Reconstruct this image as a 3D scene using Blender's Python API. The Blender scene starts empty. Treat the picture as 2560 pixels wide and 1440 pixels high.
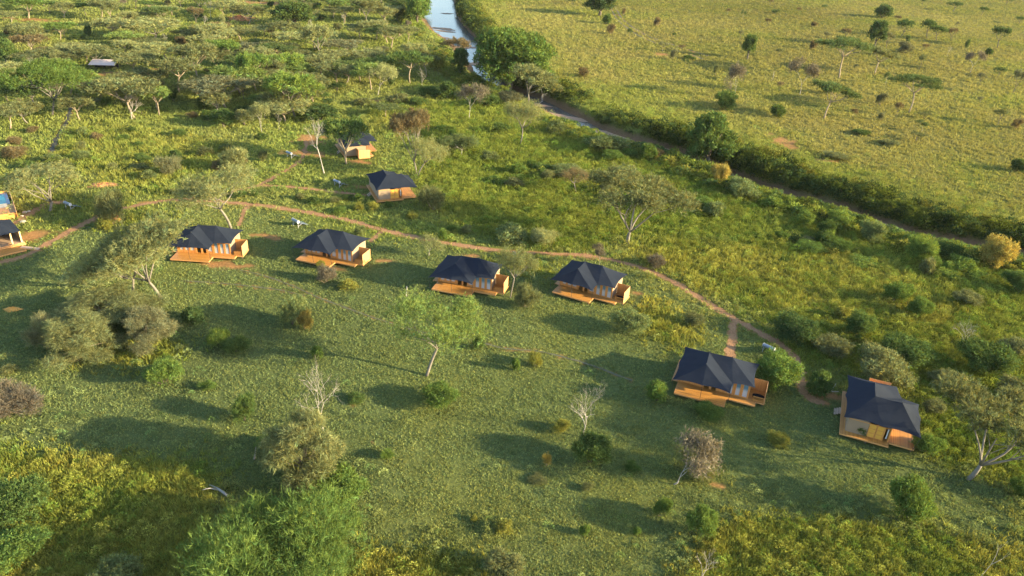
import bpy, math, random
import numpy as np
from mathutils import Vector, Matrix
R = math.radians
scene = bpy.context.scene
C = scene.collection

# ------------------------------------------------------------------ camera
FPX, PITCH, ROLL, CAMH = 1873.84, R(27.92), R(3.317), 71.42
_f = np.array([0, math.cos(PITCH), -math.sin(PITCH)]); _r = np.array([1., 0, 0]); _u = np.cross(_r, _f)
CR = math.cos(ROLL) * _r + math.sin(ROLL) * _u
CU = -math.sin(ROLL) * _r + math.cos(ROLL) * _u
cam = bpy.data.cameras.new('camera'); camo = bpy.data.objects.new('camera', cam); C.objects.link(camo)
cam.sensor_width = 36; cam.lens = FPX / 2560 * 36; cam.clip_start = 1; cam.clip_end = 20000
M = Matrix(((CR[0], CU[0], -_f[0], 0), (CR[1], CU[1], -_f[1], 0), (CR[2], CU[2], -_f[2], CAMH), (0, 0, 0, 1)))
camo.matrix_world = M
scene.camera = camo
# ------------------------------------------------------------------ light
SUN_EL, SUN_AZ = R(15.5), R(-12)      # azimuth measured from +X
w = bpy.data.worlds.new('World'); scene.world = w; w.use_nodes = True
nt = w.node_tree; bg = nt.nodes['Background']
sky = nt.nodes.new('ShaderNodeTexSky'); sky.sky_type = 'NISHITA'; sky.sun_disc = False
sky.sun_elevation = SUN_EL; sky.sun_rotation = R(90) - SUN_AZ
sky.air_density = 1.0; sky.dust_density = 1.0; sky.ozone_density = 1.5
nt.links.new(sky.outputs[0], bg.inputs[0]); bg.inputs[1].default_value = 0.14
sl = bpy.data.lights.new('sun', 'SUN'); sl.energy = 5.0; sl.angle = R(0.6); sl.color = (1.0, 0.82, 0.48)
so = bpy.data.objects.new('sun', sl); C.objects.link(so)
sd = Vector((math.cos(SUN_EL) * math.cos(SUN_AZ), math.cos(SUN_EL) * math.sin(SUN_AZ), math.sin(SUN_EL)))
so.rotation_euler = sd.to_track_quat('Z', 'Y').to_euler(); so.location = (60, -20, 120)
scene.view_settings.view_transform = 'Standard'; scene.view_settings.look = 'None'
scene.view_settings.exposure = 1.9; scene.view_settings.gamma = 1.0
scene.render.engine = 'CYCLES'
scene.cycles.max_bounces = 5; scene.cycles.diffuse_bounces = 3; scene.cycles.transparent_max_bounces = 6

rng = np.random.default_rng(7); random.seed(7)

# ------------------------------------------------------------------ survey helpers
def ray(u, v, z=0.0):
    d = _f * FPX + CR * (u - 1280) - CU * (v - 720)
    return d * ((z - CAMH) / d[2])
def noise2(x, y, s, seed=0):
    """smooth value noise in -1..1"""
    x = np.asarray(x, float) / s + seed * 17.3; y = np.asarray(y, float) / s + seed * 9.7
    xi = np.floor(x).astype(np.int64); yi = np.floor(y).astype(np.int64); fx = x - xi; fy = y - yi
    fx = fx * fx * (3 - 2 * fx); fy = fy * fy * (3 - 2 * fy)
    def h(a, b):
        n = (a * 374761393 + b * 668265263 + seed * 1442695041) & 0xffffffff
        n = ((n ^ (n >> 13)) * 1274126177) & 0xffffffff
        n = n ^ (n >> 16)
        return (n & 0xffff) / 32767.5 - 1
    return (h(xi, yi) * (1 - fx) + h(xi + 1, yi) * fx) * (1 - fy) + (h(xi, yi + 1) * (1 - fx) + h(xi + 1, yi + 1) * fx) * fy
def fbm(x, y, s, seed=0, o=3):
    return sum(noise2(x, y, s / 2 ** i, seed + i) / 2 ** i for i in range(o)) / (2 - 2 ** (1 - o))
def seg_dist(px, py, P, W=None):
    """distance of points to polyline P; also signed side, and interpolated W"""
    best = np.full(px.shape, 1e9); side = np.zeros(px.shape); ww = np.zeros(px.shape)
    for i in range(len(P) - 1):
        a, b = P[i], P[i + 1]; d = (b[0] - a[0], b[1] - a[1]); L2 = d[0] ** 2 + d[1] ** 2 + 1e-9
        t = np.clip(((px - a[0]) * d[0] + (py - a[1]) * d[1]) / L2, 0, 1)
        qx = a[0] + t * d[0]; qy = a[1] + t * d[1]; dd = np.hypot(px - qx, py - qy)
        m = dd < best
        best = np.where(m, dd, best); side = np.where(m, np.sign(d[0] * (py - a[1]) - d[1] * (px - a[0])), side)
        if W is not None: ww = np.where(m, W[i] + t * (W[i + 1] - W[i]), ww)
    return best, side, ww
def smooth_line(P, n=6):
    P = [np.array(p, float) for p in P]; out = []
    Q = [2 * P[0] - P[1]] + P + [2 * P[-1] - P[-2]]
    for i in range(1, len(Q) - 2):
        for k in range(n):
            t = k / n
            out.append(0.5 * ((2 * Q[i]) + (-Q[i - 1] + Q[i + 1]) * t + (2 * Q[i - 1] - 5 * Q[i] + 4 * Q[i + 1] - Q[i + 2]) * t * t + (-Q[i - 1] + 3 * Q[i] - 3 * Q[i + 1] + Q[i + 2]) * t ** 3))
    out.append(P[-1]); return out

WZ = -2.9                      # water level
river_px = [(1088, -70, 28), (1098, 0, 25), (1100, 40, 25), (1124, 76, 24), (1158, 106, 19), (1192, 150, 15), (1222, 196, 14), (1262, 226, 11), (1320, 246, 11), (1372, 270, 11), (1432, 301, 10.5), (1500, 333, 10), (1570, 356, 9.5), (1640, 373, 9), (1712, 397, 9), (1782, 428, 9), (1856, 459, 8.5), (1930, 483, 8), (2010, 508, 8), (2090, 530, 8), (2170, 556, 8), (2255, 585, 8), (2340, 606, 8), (2430, 624, 8), (2560, 652, 8), (2760, 700, 8)]
_rp = [tuple(ray(u, v, WZ)[:2]) + (wd,) for u, v, wd in river_px]
_rs = smooth_line(_rp, 4)
RIV = [(p[0], p[1]) for p in _rs]; RW = [p[2] / 2 for p in _rs]
def ss(a, b, x):
    t = np.clip((x - a) / (b - a), 0, 1); return t * t * (3 - 2 * t)
def terrain(x, y):
    x = np.asarray(x, float); y = np.asarray(y, float)
    d, s, wv = seg_dist(x, y, RIV, RW)
    # river runs away from the camera to its far end: side<0 is the plain (right) side
    bank = np.where(s > 0, 4.0, 9.0)      # plain side cut bank is steep, camp side slopes gently
    e = d - wv + noise2(x, y, 9, 3) * 0.6
    z = -3.6 + 3.6 * ss(-0.8, 1, e / bank)
    z = z + np.where(d > 60, 0.25, 0.25 * np.clip(d / 60, 0, 1)) * fbm(x, y, 40, 5) * np.clip(np.hypot(x, y) / 150 - .5, 0, 1)
    return z
def at(u, v):
    z = 0.0
    for _ in range(6):
        p = ray(u, v, z); z = float(terrain(np.array([p[0]]), np.array([p[1]]))[0])
    return Vector((p[0], p[1], z))
def pxm(p):
    V = np.array([p[0], p[1], p[2] - CAMH]); return FPX / (V @ _f)
def cosd(p):
    return math.hypot(p[0], p[1]) / math.sqrt(p[0] ** 2 + p[1] ** 2 + (CAMH - p[2]) ** 2)
def to_px(x, y, z=0):
    V = np.stack([x, y, z - CAMH + 0 * x], -1); dz = np.maximum(V @ _f, 1)
    return 1280 + FPX * (V @ CR) / dz, 720 - FPX * (V @ CU) / dz
def poly_world(P): return [tuple(ray(u, v)[:2]) for u, v in P]
def inside(px, py, P):
    r = np.zeros(px.shape, bool); n = len(P)
    for i in range(n):
        x1, y1 = P[i]; x2, y2 = P[(i + 1) % n]
        c = ((y1 > py) != (y2 > py)) & (px < (x2 - x1) * (py - y1) / (y2 - y1 + 1e-12) + x1)
        r ^= c
    return r

# ------------------------------------------------------------------ object helpers
def tag(o, label=None, cat=None, group=None, kind=None):
    if label: o['label'] = label
    if cat: o['category'] = cat
    if group: o['group'] = group
    if kind: o['kind'] = kind
    return o
def empty(name, loc, rz=0.0, sc=None, mat=None):
    o = bpy.data.objects.new(name, None); C.objects.link(o); o.location = loc; o.rotation_euler = (0, 0, rz)
    o.empty_display_size = 0.3
    if sc is not None: o.scale = sc
    return o
class MB:
    def __init__(s): s.v = []; s.f = []
    def add(s, vs, fs):
        b = len(s.v); s.v += [tuple(p) for p in vs]; s.f += [tuple(i + b for i in f) for f in fs]; return s
    def box(s, x0, x1, y0, y1, z0, z1, rz=0, o=(0, 0, 0)):
        vs = [(x, y, z) for z in (z0, z1) for y in (y0, y1) for x in (x0, x1)]
        c, q = math.cos(rz), math.sin(rz)
        vs = [(o[0] + c * x - q * y, o[1] + q * x + c * y, o[2] + z) for x, y, z in vs]
        return s.add(vs, [(0, 2, 3, 1), (4, 5, 7, 6), (0, 1, 5, 4), (2, 6, 7, 3), (0, 4, 6, 2), (1, 3, 7, 5)])
    def tube(s, pts, rad, n=6, cap=True):
        pts = [Vector(p) for p in pts]; rings = []
        for i, p in enumerate(pts):
            d = (pts[min(i + 1, len(pts) - 1)] - pts[max(i - 1, 0)]).normalized()
            a = d.cross(Vector((0.3, 0.9, 0.2))).normalized(); b = d.cross(a)
            r = rad[i] if isinstance(rad, (list, tuple)) else rad
            rings.append([p + (a * math.cos(2 * math.pi * k / n) + b * math.sin(2 * math.pi * k / n)) * r for k in range(n)])
        vs = [v for rg in rings for v in rg]; fs = []
        for i in range(len(pts) - 1):
            for k in range(n):
                fs.append((i * n + k, i * n + (k + 1) % n, (i + 1) * n + (k + 1) % n, (i + 1) * n + k))
        if cap: fs += [tuple(range(n))[::-1], tuple((len(pts) - 1) * n + k for k in range(n))]
        return s.add(vs, fs)
    def mesh(s, name, mat, smooth=False):
        m = bpy.data.meshes.new(name); m.from_pydata(s.v, [], s.f); m.materials.append(mat)
        if smooth: m.polygons.foreach_set('use_smooth', [True] * len(m.polygons))
        m.update(); return m
    def build(s, name, mat, parent=None, smooth=False, loc=None):
        o = bpy.data.objects.new(name, s.mesh(name, mat, smooth)); C.objects.link(o)
        if parent: o.parent = parent
        if loc is not None: o.location = loc
        return o
def tri_mesh(name, V, mat, col=None):
    """V: (n,3,3) triangles; col: (n,3) colour per triangle"""
    n = len(V); m = bpy.data.meshes.new(name)
    m.vertices.add(n * 3); m.vertices.foreach_set('co', V.reshape(-1).astype(np.float32))
    m.loops.add(n * 3); m.loops.foreach_set('vertex_index', np.arange(n * 3, dtype=np.int32))
    m.polygons.add(n); m.polygons.foreach_set('loop_start', np.arange(0, n * 3, 3, dtype=np.int32))
    if col is not None:
        a = m.color_attributes.new('Col', 'FLOAT_COLOR', 'POINT')
        c = np.ones((n, 3, 4), np.float32); c[:, :, :3] = col[:, None, :]; a.data.foreach_set('color', c.reshape(-1))
    m.materials.append(mat); m.update(calc_edges=True); return m
def link(name, mesh, parent=None):
    o = bpy.data.objects.new(name, mesh); C.objects.link(o)
    if parent: o.parent = parent
    return o

# ------------------------------------------------------------------ materials
def newmat(name):
    m = bpy.data.materials.new(name); m.use_nodes = True; n = m.node_tree; n.nodes.clear()
    out = n.nodes.new('ShaderNodeOutputMaterial'); return m, n, out
def N(n, t, **k):
    x = n.nodes.new(t)
    for a, b in k.items():
        if a == 'ins':
            for i, val in b.items(): x.inputs[i].default_value = val
        else: setattr(x, a, b)
    return x
def mix(n, a, b, fac, mode='MIX'):
    x = n.nodes.new('ShaderNodeMix'); x.data_type = 'RGBA'; x.blend_type = mode
    for i, s in ((0, fac), (6, a), (7, b)):
        if hasattr(s, 'links'): n.links.new(s, x.inputs[i])
        else: x.inputs[i].default_value = s if i == 0 else tuple(s) + ((1,) if len(s) == 3 else ())
    return x.outputs[2]
def leaf_material(name, trans=0.35, tintobj=True, bright=1.0):
    m, n, out = newmat(name)
    at_ = N(n, 'ShaderNodeVertexColor', layer_name='Col')
    col = at_.outputs[0]
    if tintobj:
        oi = N(n, 'ShaderNodeObjectInfo'); col = mix(n, col, oi.outputs['Color'], 1.0, 'MULTIPLY')
    d = N(n, 'ShaderNodeBsdfDiffuse'); t = N(n, 'ShaderNodeBsdfTranslucent'); ms = N(n, 'ShaderNodeMixShader', ins={0: trans})
    n.links.new(col, d.inputs[0]); tc = mix(n, col, (1.15, 1.05, 0.6), 1.0, 'MULTIPLY'); n.links.new(tc, t.inputs[0])
    n.links.new(d.outputs[0], ms.inputs[1]); n.links.new(t.outputs[0], ms.inputs[2]); n.links.new(ms.outputs[0], out.inputs[0])
    return m
MAT = {}
MAT['leaf'] = leaf_material('foliage')
MAT['grass'] = leaf_material('grass_blades', 0.3, False)
def bark(name, c1, c2, sc=2.0):
    m, n, out = newmat(name)
    tc = N(n, 'ShaderNodeTexCoord'); no = N(n, 'ShaderNodeTexNoise', ins={2: sc, 3: 5.0}); n.links.new(tc.outputs['Object'], no.inputs[0])
    b = N(n, 'ShaderNodeBsdfPrincipled', ins={'Roughness': 0.9}); n.links.new(mix(n, c1, c2, no.outputs[0]), b.inputs[0])
    bp = N(n, 'ShaderNodeBump', ins={0: 0.5, 1: 0.1}); n.links.new(no.outputs[0], bp.inputs['Height']); n.links.new(bp.outputs[0], b.inputs['Normal'])
    n.links.new(b.outputs[0], out.inputs[0]); return m
MAT['pale_bark'] = bark('pale_bark', (0.09, 0.08, 0.065), (0.24, 0.21, 0.165))
MAT['dark_bark'] = bark('dark_bark', (0.05, 0.04, 0.03), (0.15, 0.12, 0.09))
MAT['tan_bark'] = bark('tan_bark', (0.16, 0.12, 0.08), (0.38, 0.30, 0.20))
MAT['dead_bark'] = bark('dead_bark', (0.24, 0.215, 0.18), (0.48, 0.43, 0.37))
def plain(name, col, rough=0.7, metal=0.0, var=0.12, sc=3.0, bump=0.0):
    m, n, out = newmat(name)
    tc = N(n, 'ShaderNodeTexCoord'); no = N(n, 'ShaderNodeTexNoise', ins={2: sc, 3: 4.0}); n.links.new(tc.outputs['Object'], no.inputs[0])
    c1 = tuple(c * (1 - var) for c in col); c2 = tuple(min(1, c * (1 + var)) for c in col)
    b = N(n, 'ShaderNodeBsdfPrincipled', ins={'Roughness': rough, 'Metallic': metal})
    n.links.new(mix(n, c1, c2, no.outputs[0]), b.inputs[0])
    if bump:
        bp = N(n, 'ShaderNodeBump', ins={0: 0.6, 1: bump}); n.links.new(no.outputs[0], bp.inputs['Height']); n.links.new(bp.outputs[0], b.inputs['Normal'])
    n.links.new(b.outputs[0], out.inputs[0]); return m
def planks(name, c1, c2, width, axis='Y', gap=0.05):
    """boards laid side by side across the given axis, each with its own shade"""
    m, n, out = newmat(name)
    tc = N(n, 'ShaderNodeTexCoord'); sp = N(n, 'ShaderNodeSeparateXYZ'); n.links.new(tc.outputs['Object'], sp.inputs[0])
    src = sp.outputs[{'X': 0, 'Y': 1, 'Z': 2}[axis]]
    if axis == 'H':
        pass
    dv = N(n, 'ShaderNodeMath', operation='DIVIDE', ins={1: width}); n.links.new(src, dv.inputs[0])
    fl = N(n, 'ShaderNodeMath', operation='FLOOR'); n.links.new(dv.outputs[0], fl.inputs[0])
    fr = N(n, 'ShaderNodeMath', operation='FRACT'); n.links.new(dv.outputs[0], fr.inputs[0])
    wn = N(n, 'ShaderNodeTexWhiteNoise', noise_dimensions='1D'); n.links.new(fl.outputs[0], wn.inputs['W'])
    no = N(n, 'ShaderNodeTexNoise', ins={2: 1.2, 3: 5.0}); n.links.new(tc.outputs['Object'], no.inputs[0])
    ad = N(n, 'ShaderNodeMath', operation='MULTIPLY_ADD', ins={1: 0.6}); n.links.new(wn.outputs[0], ad.inputs[0])
    ml = N(n, 'ShaderNodeMath', operation='MULTIPLY', ins={1: 0.5}); n.links.new(no.outputs[0], ml.inputs[0]); n.links.new(ml.outputs[0], ad.inputs[2])
    gp = N(n, 'ShaderNodeMath', operation='LESS_THAN', ins={1: gap}); n.links.new(fr.outputs[0], gp.inputs[0])
    col = mix(n, mix(n, c1, c2, ad.outputs[0]), tuple(c * 0.25 for c in c1), gp.outputs[0])
    b = N(n, 'ShaderNodeBsdfPrincipled', ins={'Roughness': 0.55}); n.links.new(col, b.inputs[0])
    n.links.new(b.outputs[0], out.inputs[0]); return m
MAT['deck'] = planks('deck_boards', (0.30, 0.125, 0.025), (0.56, 0.265, 0.060), 0.15, 'Y', 0.07)
MAT['deck_side'] = plain('deck_edge_timber', (0.55, 0.27, 0.09), 0.6, 0, 0.25)
MAT['wood'] = planks('wall_boards', (0.44, 0.17, 0.04), (0.66, 0.31, 0.09), 0.14, 'X', 0.05)
MAT['screen'] = planks('screen_boards', (0.44, 0.22, 0.085), (0.60, 0.35, 0.16), 0.16, 'Y', 0.06)
MAT['frame'] = plain('timber_frame', (0.56, 0.25, 0.06), 0.55, 0, 0.25)
MAT['canvas'] = plain('beige_canvas', (0.27, 0.195, 0.125), 0.9, 0, 0.10, 0.7)
MAT['weathered'] = planks('weathered_boards', (0.30, 0.20, 0.13), (0.48, 0.34, 0.24), 0.15, 'Y', 0.05)
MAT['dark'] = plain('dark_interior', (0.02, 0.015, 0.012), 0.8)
MAT['rope'] = plain('black_pole', (0.03, 0.03, 0.03), 0.6)
MAT['tub'] = plain('black_tub', (0.015, 0.015, 0.018), 0.25)
MAT['metal'] = plain('galvanised_metal', (0.20, 0.24, 0.30), 0.45, 0.4, 0.08)
MAT['white'] = plain('white_paint', (0.5, 0.5, 0.5), 0.4, 0, 0.04)
MAT['rock'] = plain('pale_stone', (0.42, 0.37, 0.30), 0.9, 0, 0.3, 2.0, 0.2)
MAT['red_soil'] = plain('red_soil', (0.42, 0.17, 0.07), 0.95, 0, 0.35, 1.2, 0.3)
MAT['ochre_soil'] = plain('ochre_soil', (0.62, 0.30, 0.06), 0.95, 0, 0.35, 1.5, 0.3)
def roof_material():
    m, n, out = newmat('navy_canvas')
    tc = N(n, 'ShaderNodeTexCoord'); no = N(n, 'ShaderNodeTexNoise', ins={2: 0.45, 3: 5.0}); n.links.new(tc.outputs['Object'], no.inputs[0])
    cr = mix(n, (0.009, 0.013, 0.023), (0.024, 0.030, 0.043), no.outputs[0])
    b = N(n, 'ShaderNodeBsdfPrincipled', ins={'Roughness': 0.85, 'Specular IOR Level': 0.06})
    n.links.new(cr, b.inputs[0])
    n2 = N(n, 'ShaderNodeTexNoise', ins={2: 1.4, 3: 3.0}); n.links.new(tc.outputs['Object'], n2.inputs[0])
    bp = N(n, 'ShaderNodeBump', ins={0: 0.35, 1: 0.15}); n.links.new(n2.outputs[0], bp.inputs['Height']); n.links.new(bp.outputs[0], b.inputs['Normal'])
    n.links.new(b.outputs[0], out.inputs[0]); return m
MAT['roof'] = roof_material()
def curtain_material():
    m, n, out = newmat('window_curtain')
    tc = N(n, 'ShaderNodeTexCoord'); wv = N(n, 'ShaderNodeTexWave', ins={1: 2.2, 2: 1.5}); n.links.new(tc.outputs['Object'], wv.inputs[0])
    sp = N(n, 'ShaderNodeSeparateXYZ'); n.links.new(tc.outputs['Object'], sp.inputs[0])
    gr = N(n, 'ShaderNodeMapRange', ins={1: 1.9, 2: 2.5}); n.links.new(sp.outputs[2], gr.inputs[0])
    c = mix(n, (0.30, 0.31, 0.34), (0.62, 0.62, 0.63), wv.outputs[1])
    c = mix(n, c, (0.12, 0.22, 0.30), gr.outputs[0])
    b = N(n, 'ShaderNodeBsdfPrincipled', ins={'Roughness': 0.25}); n.links.new(c, b.inputs[0]); n.links.new(b.outputs[0], out.inputs[0]); return m
MAT['curtain'] = curtain_material()
def glass_blue():
    m, n, out = newmat('solar_collector')
    b = N(n, 'ShaderNodeBsdfPrincipled', ins={'Base Color': (0.10, 0.14, 0.24, 1), 'Roughness': 0.12, 'Specular IOR Level': 0.9})
    n.links.new(b.outputs[0], out.inputs[0]); return m
MAT['solar'] = glass_blue()
def water_material(name, c, rough):
    m, n, out = newmat(name)
    tc = N(n, 'ShaderNodeTexCoord'); no = N(n, 'ShaderNodeTexNoise', ins={2: 0.8, 3: 4.0}); n.links.new(tc.outputs['Object'], no.inputs[0])
    n3 = N(n, 'ShaderNodeTexNoise', ins={2: 0.05, 3: 4.0}); n.links.new(tc.outputs['Object'], n3.inputs[0])
    b = N(n, 'ShaderNodeBsdfPrincipled', ins={'Roughness': rough, 'IOR': 1.33, 'Specular IOR Level': 0.6})
    n.links.new(mix(n, tuple(x * 0.8 for x in c), tuple(x * 1.25 for x in c), n3.outputs[0]), b.inputs[0])
    bp = N(n, 'ShaderNodeBump', ins={0: 0.08, 1: 0.15}); n.links.new(no.outputs[0], bp.inputs['Height']); n.links.new(bp.outputs[0], b.inputs['Normal'])
    n.links.new(b.outputs[0], out.inputs[0]); return m
MAT['water'] = water_material('river_water', (0.10, 0.088, 0.08), 0.16)
MAT['pool'] = water_material('pool_water', (0.01, 0.16, 0.20), 0.05)
def soil_material(name, c1, c2, sc):
    m, n, out = newmat(name)
    tc = N(n, 'ShaderNodeTexCoord'); no = N(n, 'ShaderNodeTexNoise', ins={2: sc, 3: 8.0, 4: 0.65}); n.links.new(tc.outputs['Object'], no.inputs[0])
    n2 = N(n, 'ShaderNodeTexNoise', ins={2: sc * 9, 3: 4.0}); n.links.new(tc.outputs['Object'], n2.inputs[0])
    c = mix(n, c1, c2, no.outputs[0]); c = mix(n, c, (0.6, 0.6, 0.6), 0.35, 'MULTIPLY')
    c = mix(n, c, mix(n, (0.55, 0.5, 0.45), (1.5, 1.5, 1.5), n2.outputs[0]), 1.0, 'MULTIPLY')
    b = N(n, 'ShaderNodeBsdfDiffuse'); n.links.new(c, b.inputs[0])
    bp = N(n, 'ShaderNodeBump', ins={0: 0.8, 1: 0.25}); n.links.new(n2.outputs[0], bp.inputs['Height']); n.links.new(bp.outputs[0], b.inputs['Normal'])
    n.links.new(b.outputs[0], out.inputs[0]); return m
MAT['path'] = soil_material('trodden_red_earth', (0.27, 0.145, 0.075), (0.42, 0.25, 0.135), 0.35)
MAT['sand'] = soil_material('river_sand', (0.30, 0.19, 0.12), (0.50, 0.37, 0.27), 0.2)

# ------------------------------------------------------------------ vegetation zones (world polygons)
Z_LAWN = poly_world([(-300, 720), (0, 668), (110, 640), (240, 560), (450, 512), (640, 528), (960, 588), (1250, 638), (1470, 648), (1640, 700), (1830, 812), (1990, 905), (2010, 1010), (2110, 985), (2330, 1140), (2560, 1230), (2560, 1345), (1840, 1285), (1740, 1345), (1690, 1600), (900, 1600), (870, 1330), (560, 1215), (250, 1110), (0, 1070), (-300, 1050)])
Z_YEL = [poly_world(p) for p in (
    [(-200, 1095), (0, 1095), (250, 1115), (560, 1215), (520, 1300), (430, 1600), (-300, 1600)],
    [(1850, 1275), (2100, 1290), (2420, 1350), (2760, 1370), (2760, 1600), (1690, 1600), (1760, 1340)],
    [(880, 1350), (1170, 1380), (1150, 1600), (830, 1600)],
    [(1560, 615), (1700, 620), (2080, 640), (2300, 700), (2480, 800), (2420, 850), (2330, 860), (2080, 800), (1900, 800), (1760, 730), (1660, 680)],
    [(150, 300), (300, 310), (640, 345), (600, 400), (470, 460), (330, 440), (130, 440), (90, 360)],
    [(860, 250), (1000, 270), (980, 340), (900, 330)],
    [(1240, 660), (1330, 655), (1420, 700), (1340, 700)],
    [(1590, 780), (1700, 775), (1740, 830), (1800, 870), (1700, 880), (1620, 850)],
    [(340, 515), (450, 530), (460, 575), (380, 560)],
    [(180, 485), (240, 480), (270, 515), (200, 525)],
    [(280, 860), (440, 850), (500, 900), (300, 900)],
    [(290, 440), (470, 460), (440, 485), (300, 460)],
)]
Z_LUSH = poly_world([(1050, 250), (1240, 232), (1330, 258), (1450, 325), (1560, 362), (1640, 382), (1800, 446), (1930, 492), (2110, 550), (2300, 605), (2560, 665), (2760, 700), (2760, 1100), (2560, 1080), (2300, 930), (2040, 850), (1900, 815), (2080, 800), (2330, 860), (2480, 800), (2300, 700), (2080, 640), (1700, 610), (1540, 600), (1500, 630), (1200, 595), (1150, 520), (1050, 440), (1010, 330)])
Z_RIGHTBUSH = poly_world([(2010, 820), (2350, 870), (2560, 880), (2760, 900), (2760, 1250), (2560, 1220), (2340, 1120), (2290, 960), (2110, 940), (2030, 960)])
def zone(x, y):
    """real plant cover at a place: returns lawn, yellow, lush weights and side of river"""
    jx = x + 2.5 * fbm(x, y, 8, 11) + 5 * noise2(x, y, 25, 12) * np.clip(np.hypot(x, y) / 150, .3, 3); jy = y + 2.5 * fbm(x, y, 8, 14) + 5 * noise2(x, y, 25, 15) * np.clip(np.hypot(x, y) / 150, .3, 3)
    lawn = inside(jx, jy, Z_LAWN).astype(float)
    yel = np.zeros(x.shape)
    for P in Z_YEL: yel = np.maximum(yel, inside(jx, jy, P))
    lush = np.maximum(inside(jx, jy, Z_LUSH), inside(jx, jy, Z_RIGHTBUSH)).astype(float)
    return lawn, yel, lush
G_LAWN = np.array((0.184, 0.226, 0.083)); G_YEL = np.array((0.27, 0.262, 0.055)); G_LUSH = np.array((0.180, 0.225, 0.042))
G_PLAIN = np.array((0.245, 0.232, 0.070)); G_WOOD = np.array((0.188, 0.215, 0.060)); G_DRY = np.array((0.36, 0.26, 0.12))
def cover_colour(x, y):
    lawn, yel, lush = zone(x, y)
    d, s, wv = seg_dist(x, y, RIV, RW)
    plain_ = (s > 0) & (d > wv)
    c = np.where(plain_[..., None], G_PLAIN, G_WOOD)
    n1 = fbm(x, y, 30, 21)[..., None]; n2 = fbm(x, y, 7, 23)[..., None]; n3 = noise2(x, y, 90, 26)[..., None]
    c = c * (1 + 0.18 * n3 + .14 * noise2(x, y, 160, 29)[..., None]) + (G_DRY - c) * np.clip(0.25 * n1 + 0.04, 0, 0.4) + (G_LUSH - c) * np.clip(-0.8 * n1 - .5 * n2, 0, 0.7)
    near = (plain_ & (d < 45))[..., None] * np.clip(1 - (d[..., None] - wv[..., None]) / 45, 0, 1)
    c = c + (G_LUSH * 1.15 - c) * 0.7 * near
    c = np.where(lawn[..., None] > 0, G_LAWN * (1 + 0.15 * n1) + (G_YEL - G_LAWN) * np.clip(0.35 * n2 + 0.35 * n1 + .02, 0, .6), c)
    c = np.where(lush[..., None] > 0, G_LUSH * (1 + .2 * n1) + (G_YEL - G_LUSH) * np.clip(0.55 * n2 + .25 * n1 + .22, 0, 1), c)
    c = np.where(yel[..., None] > 0, G_YEL * (1 + .12 * n1) + (G_LUSH * .95 - G_YEL) * np.clip(1.5 * n2 - .7 * n1 + .38, 0, 1), c)
    far = np.clip((np.hypot(x, y) - 150) / 220, 0, 1)[..., None] * (yel > 0)[..., None]
    c = c * (1 - far * .8) + G_WOOD * 1.12 * far * .8
    return np.clip(c, 0.01, 1)

# ------------------------------------------------------------------ paths
PATHS = [
 ('dirt_path', 0.85, [(-60, 668), (0, 655), (50, 644), (92, 626), (130, 604), (182, 574), (222, 554), (262, 536), (330, 517), (400, 505), (470, 500), (560, 506), (620, 511), (700, 521), (790, 535), (870, 551), (925, 566), (985, 582), (1060, 597), (1140, 611), (1250, 627), (1380, 634), (1470, 640), (1540, 653), (1610, 672), (1690, 708), (1760, 752), (1835, 797), (1895, 829), (1955, 863), (1988, 897), (2001, 935), (2003, 968), (2022, 992), (2062, 1008)]),
 ('dirt_path', 0.8, [(1838, 800), (1832, 825), (1828, 860), (1824, 892)]),
 ('dirt_path', 0.6, [(640, 466), (700, 466), (770, 473), (850, 482), (915, 489)]),
 ('dirt_path', 0.6, [(450, 500), (520, 490), (590, 477), (640, 466), (686, 444), (720, 424), (750, 402), (762, 380), (766, 352)]),
 ('dirt_path', 0.55, [(960, 575), (942, 590), (928, 604)]),
 ('dirt_path', 0.5, [(620, 512), (606, 540), (598, 566)]),
 ('dirt_path', 0.9, [(40, 560), (75, 535), (120, 512), (160, 505)]),
 ('wheel_track', 0.5, [(1526, 18), (1545, 50), (1585, 82), (1640, 108), (1705, 130), (1760, 148)]),
 ('wheel_track', 0.5, [(1538, 18), (1557, 48), (1597, 78), (1652, 102), (1717, 123), (1772, 140)]),
 ('foot_track', 0.2, [(600, 676), (660, 690), (730, 715), (790, 742), (860, 768), (950, 800), (1060, 832), (1180, 850), (1260, 872), (1350, 880), (1460, 908), (1580, 952)]),
 ('foot_track', 0.2, [(455, 703), (540, 708), (620, 716), (700, 726), (760, 740)]),
 ('ditch', 0.6, [(178, 262), (172, 290), (158, 320), (140, 350), (126, 390)]),
]
PATHW = []
for nm, hw, P in PATHS:
    W_ = smooth_line([tuple(ray(u, v)[:2]) for u, v in P], 6); PATHW.append((nm, hw, [(p[0], p[1]) for p in W_]))
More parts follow.
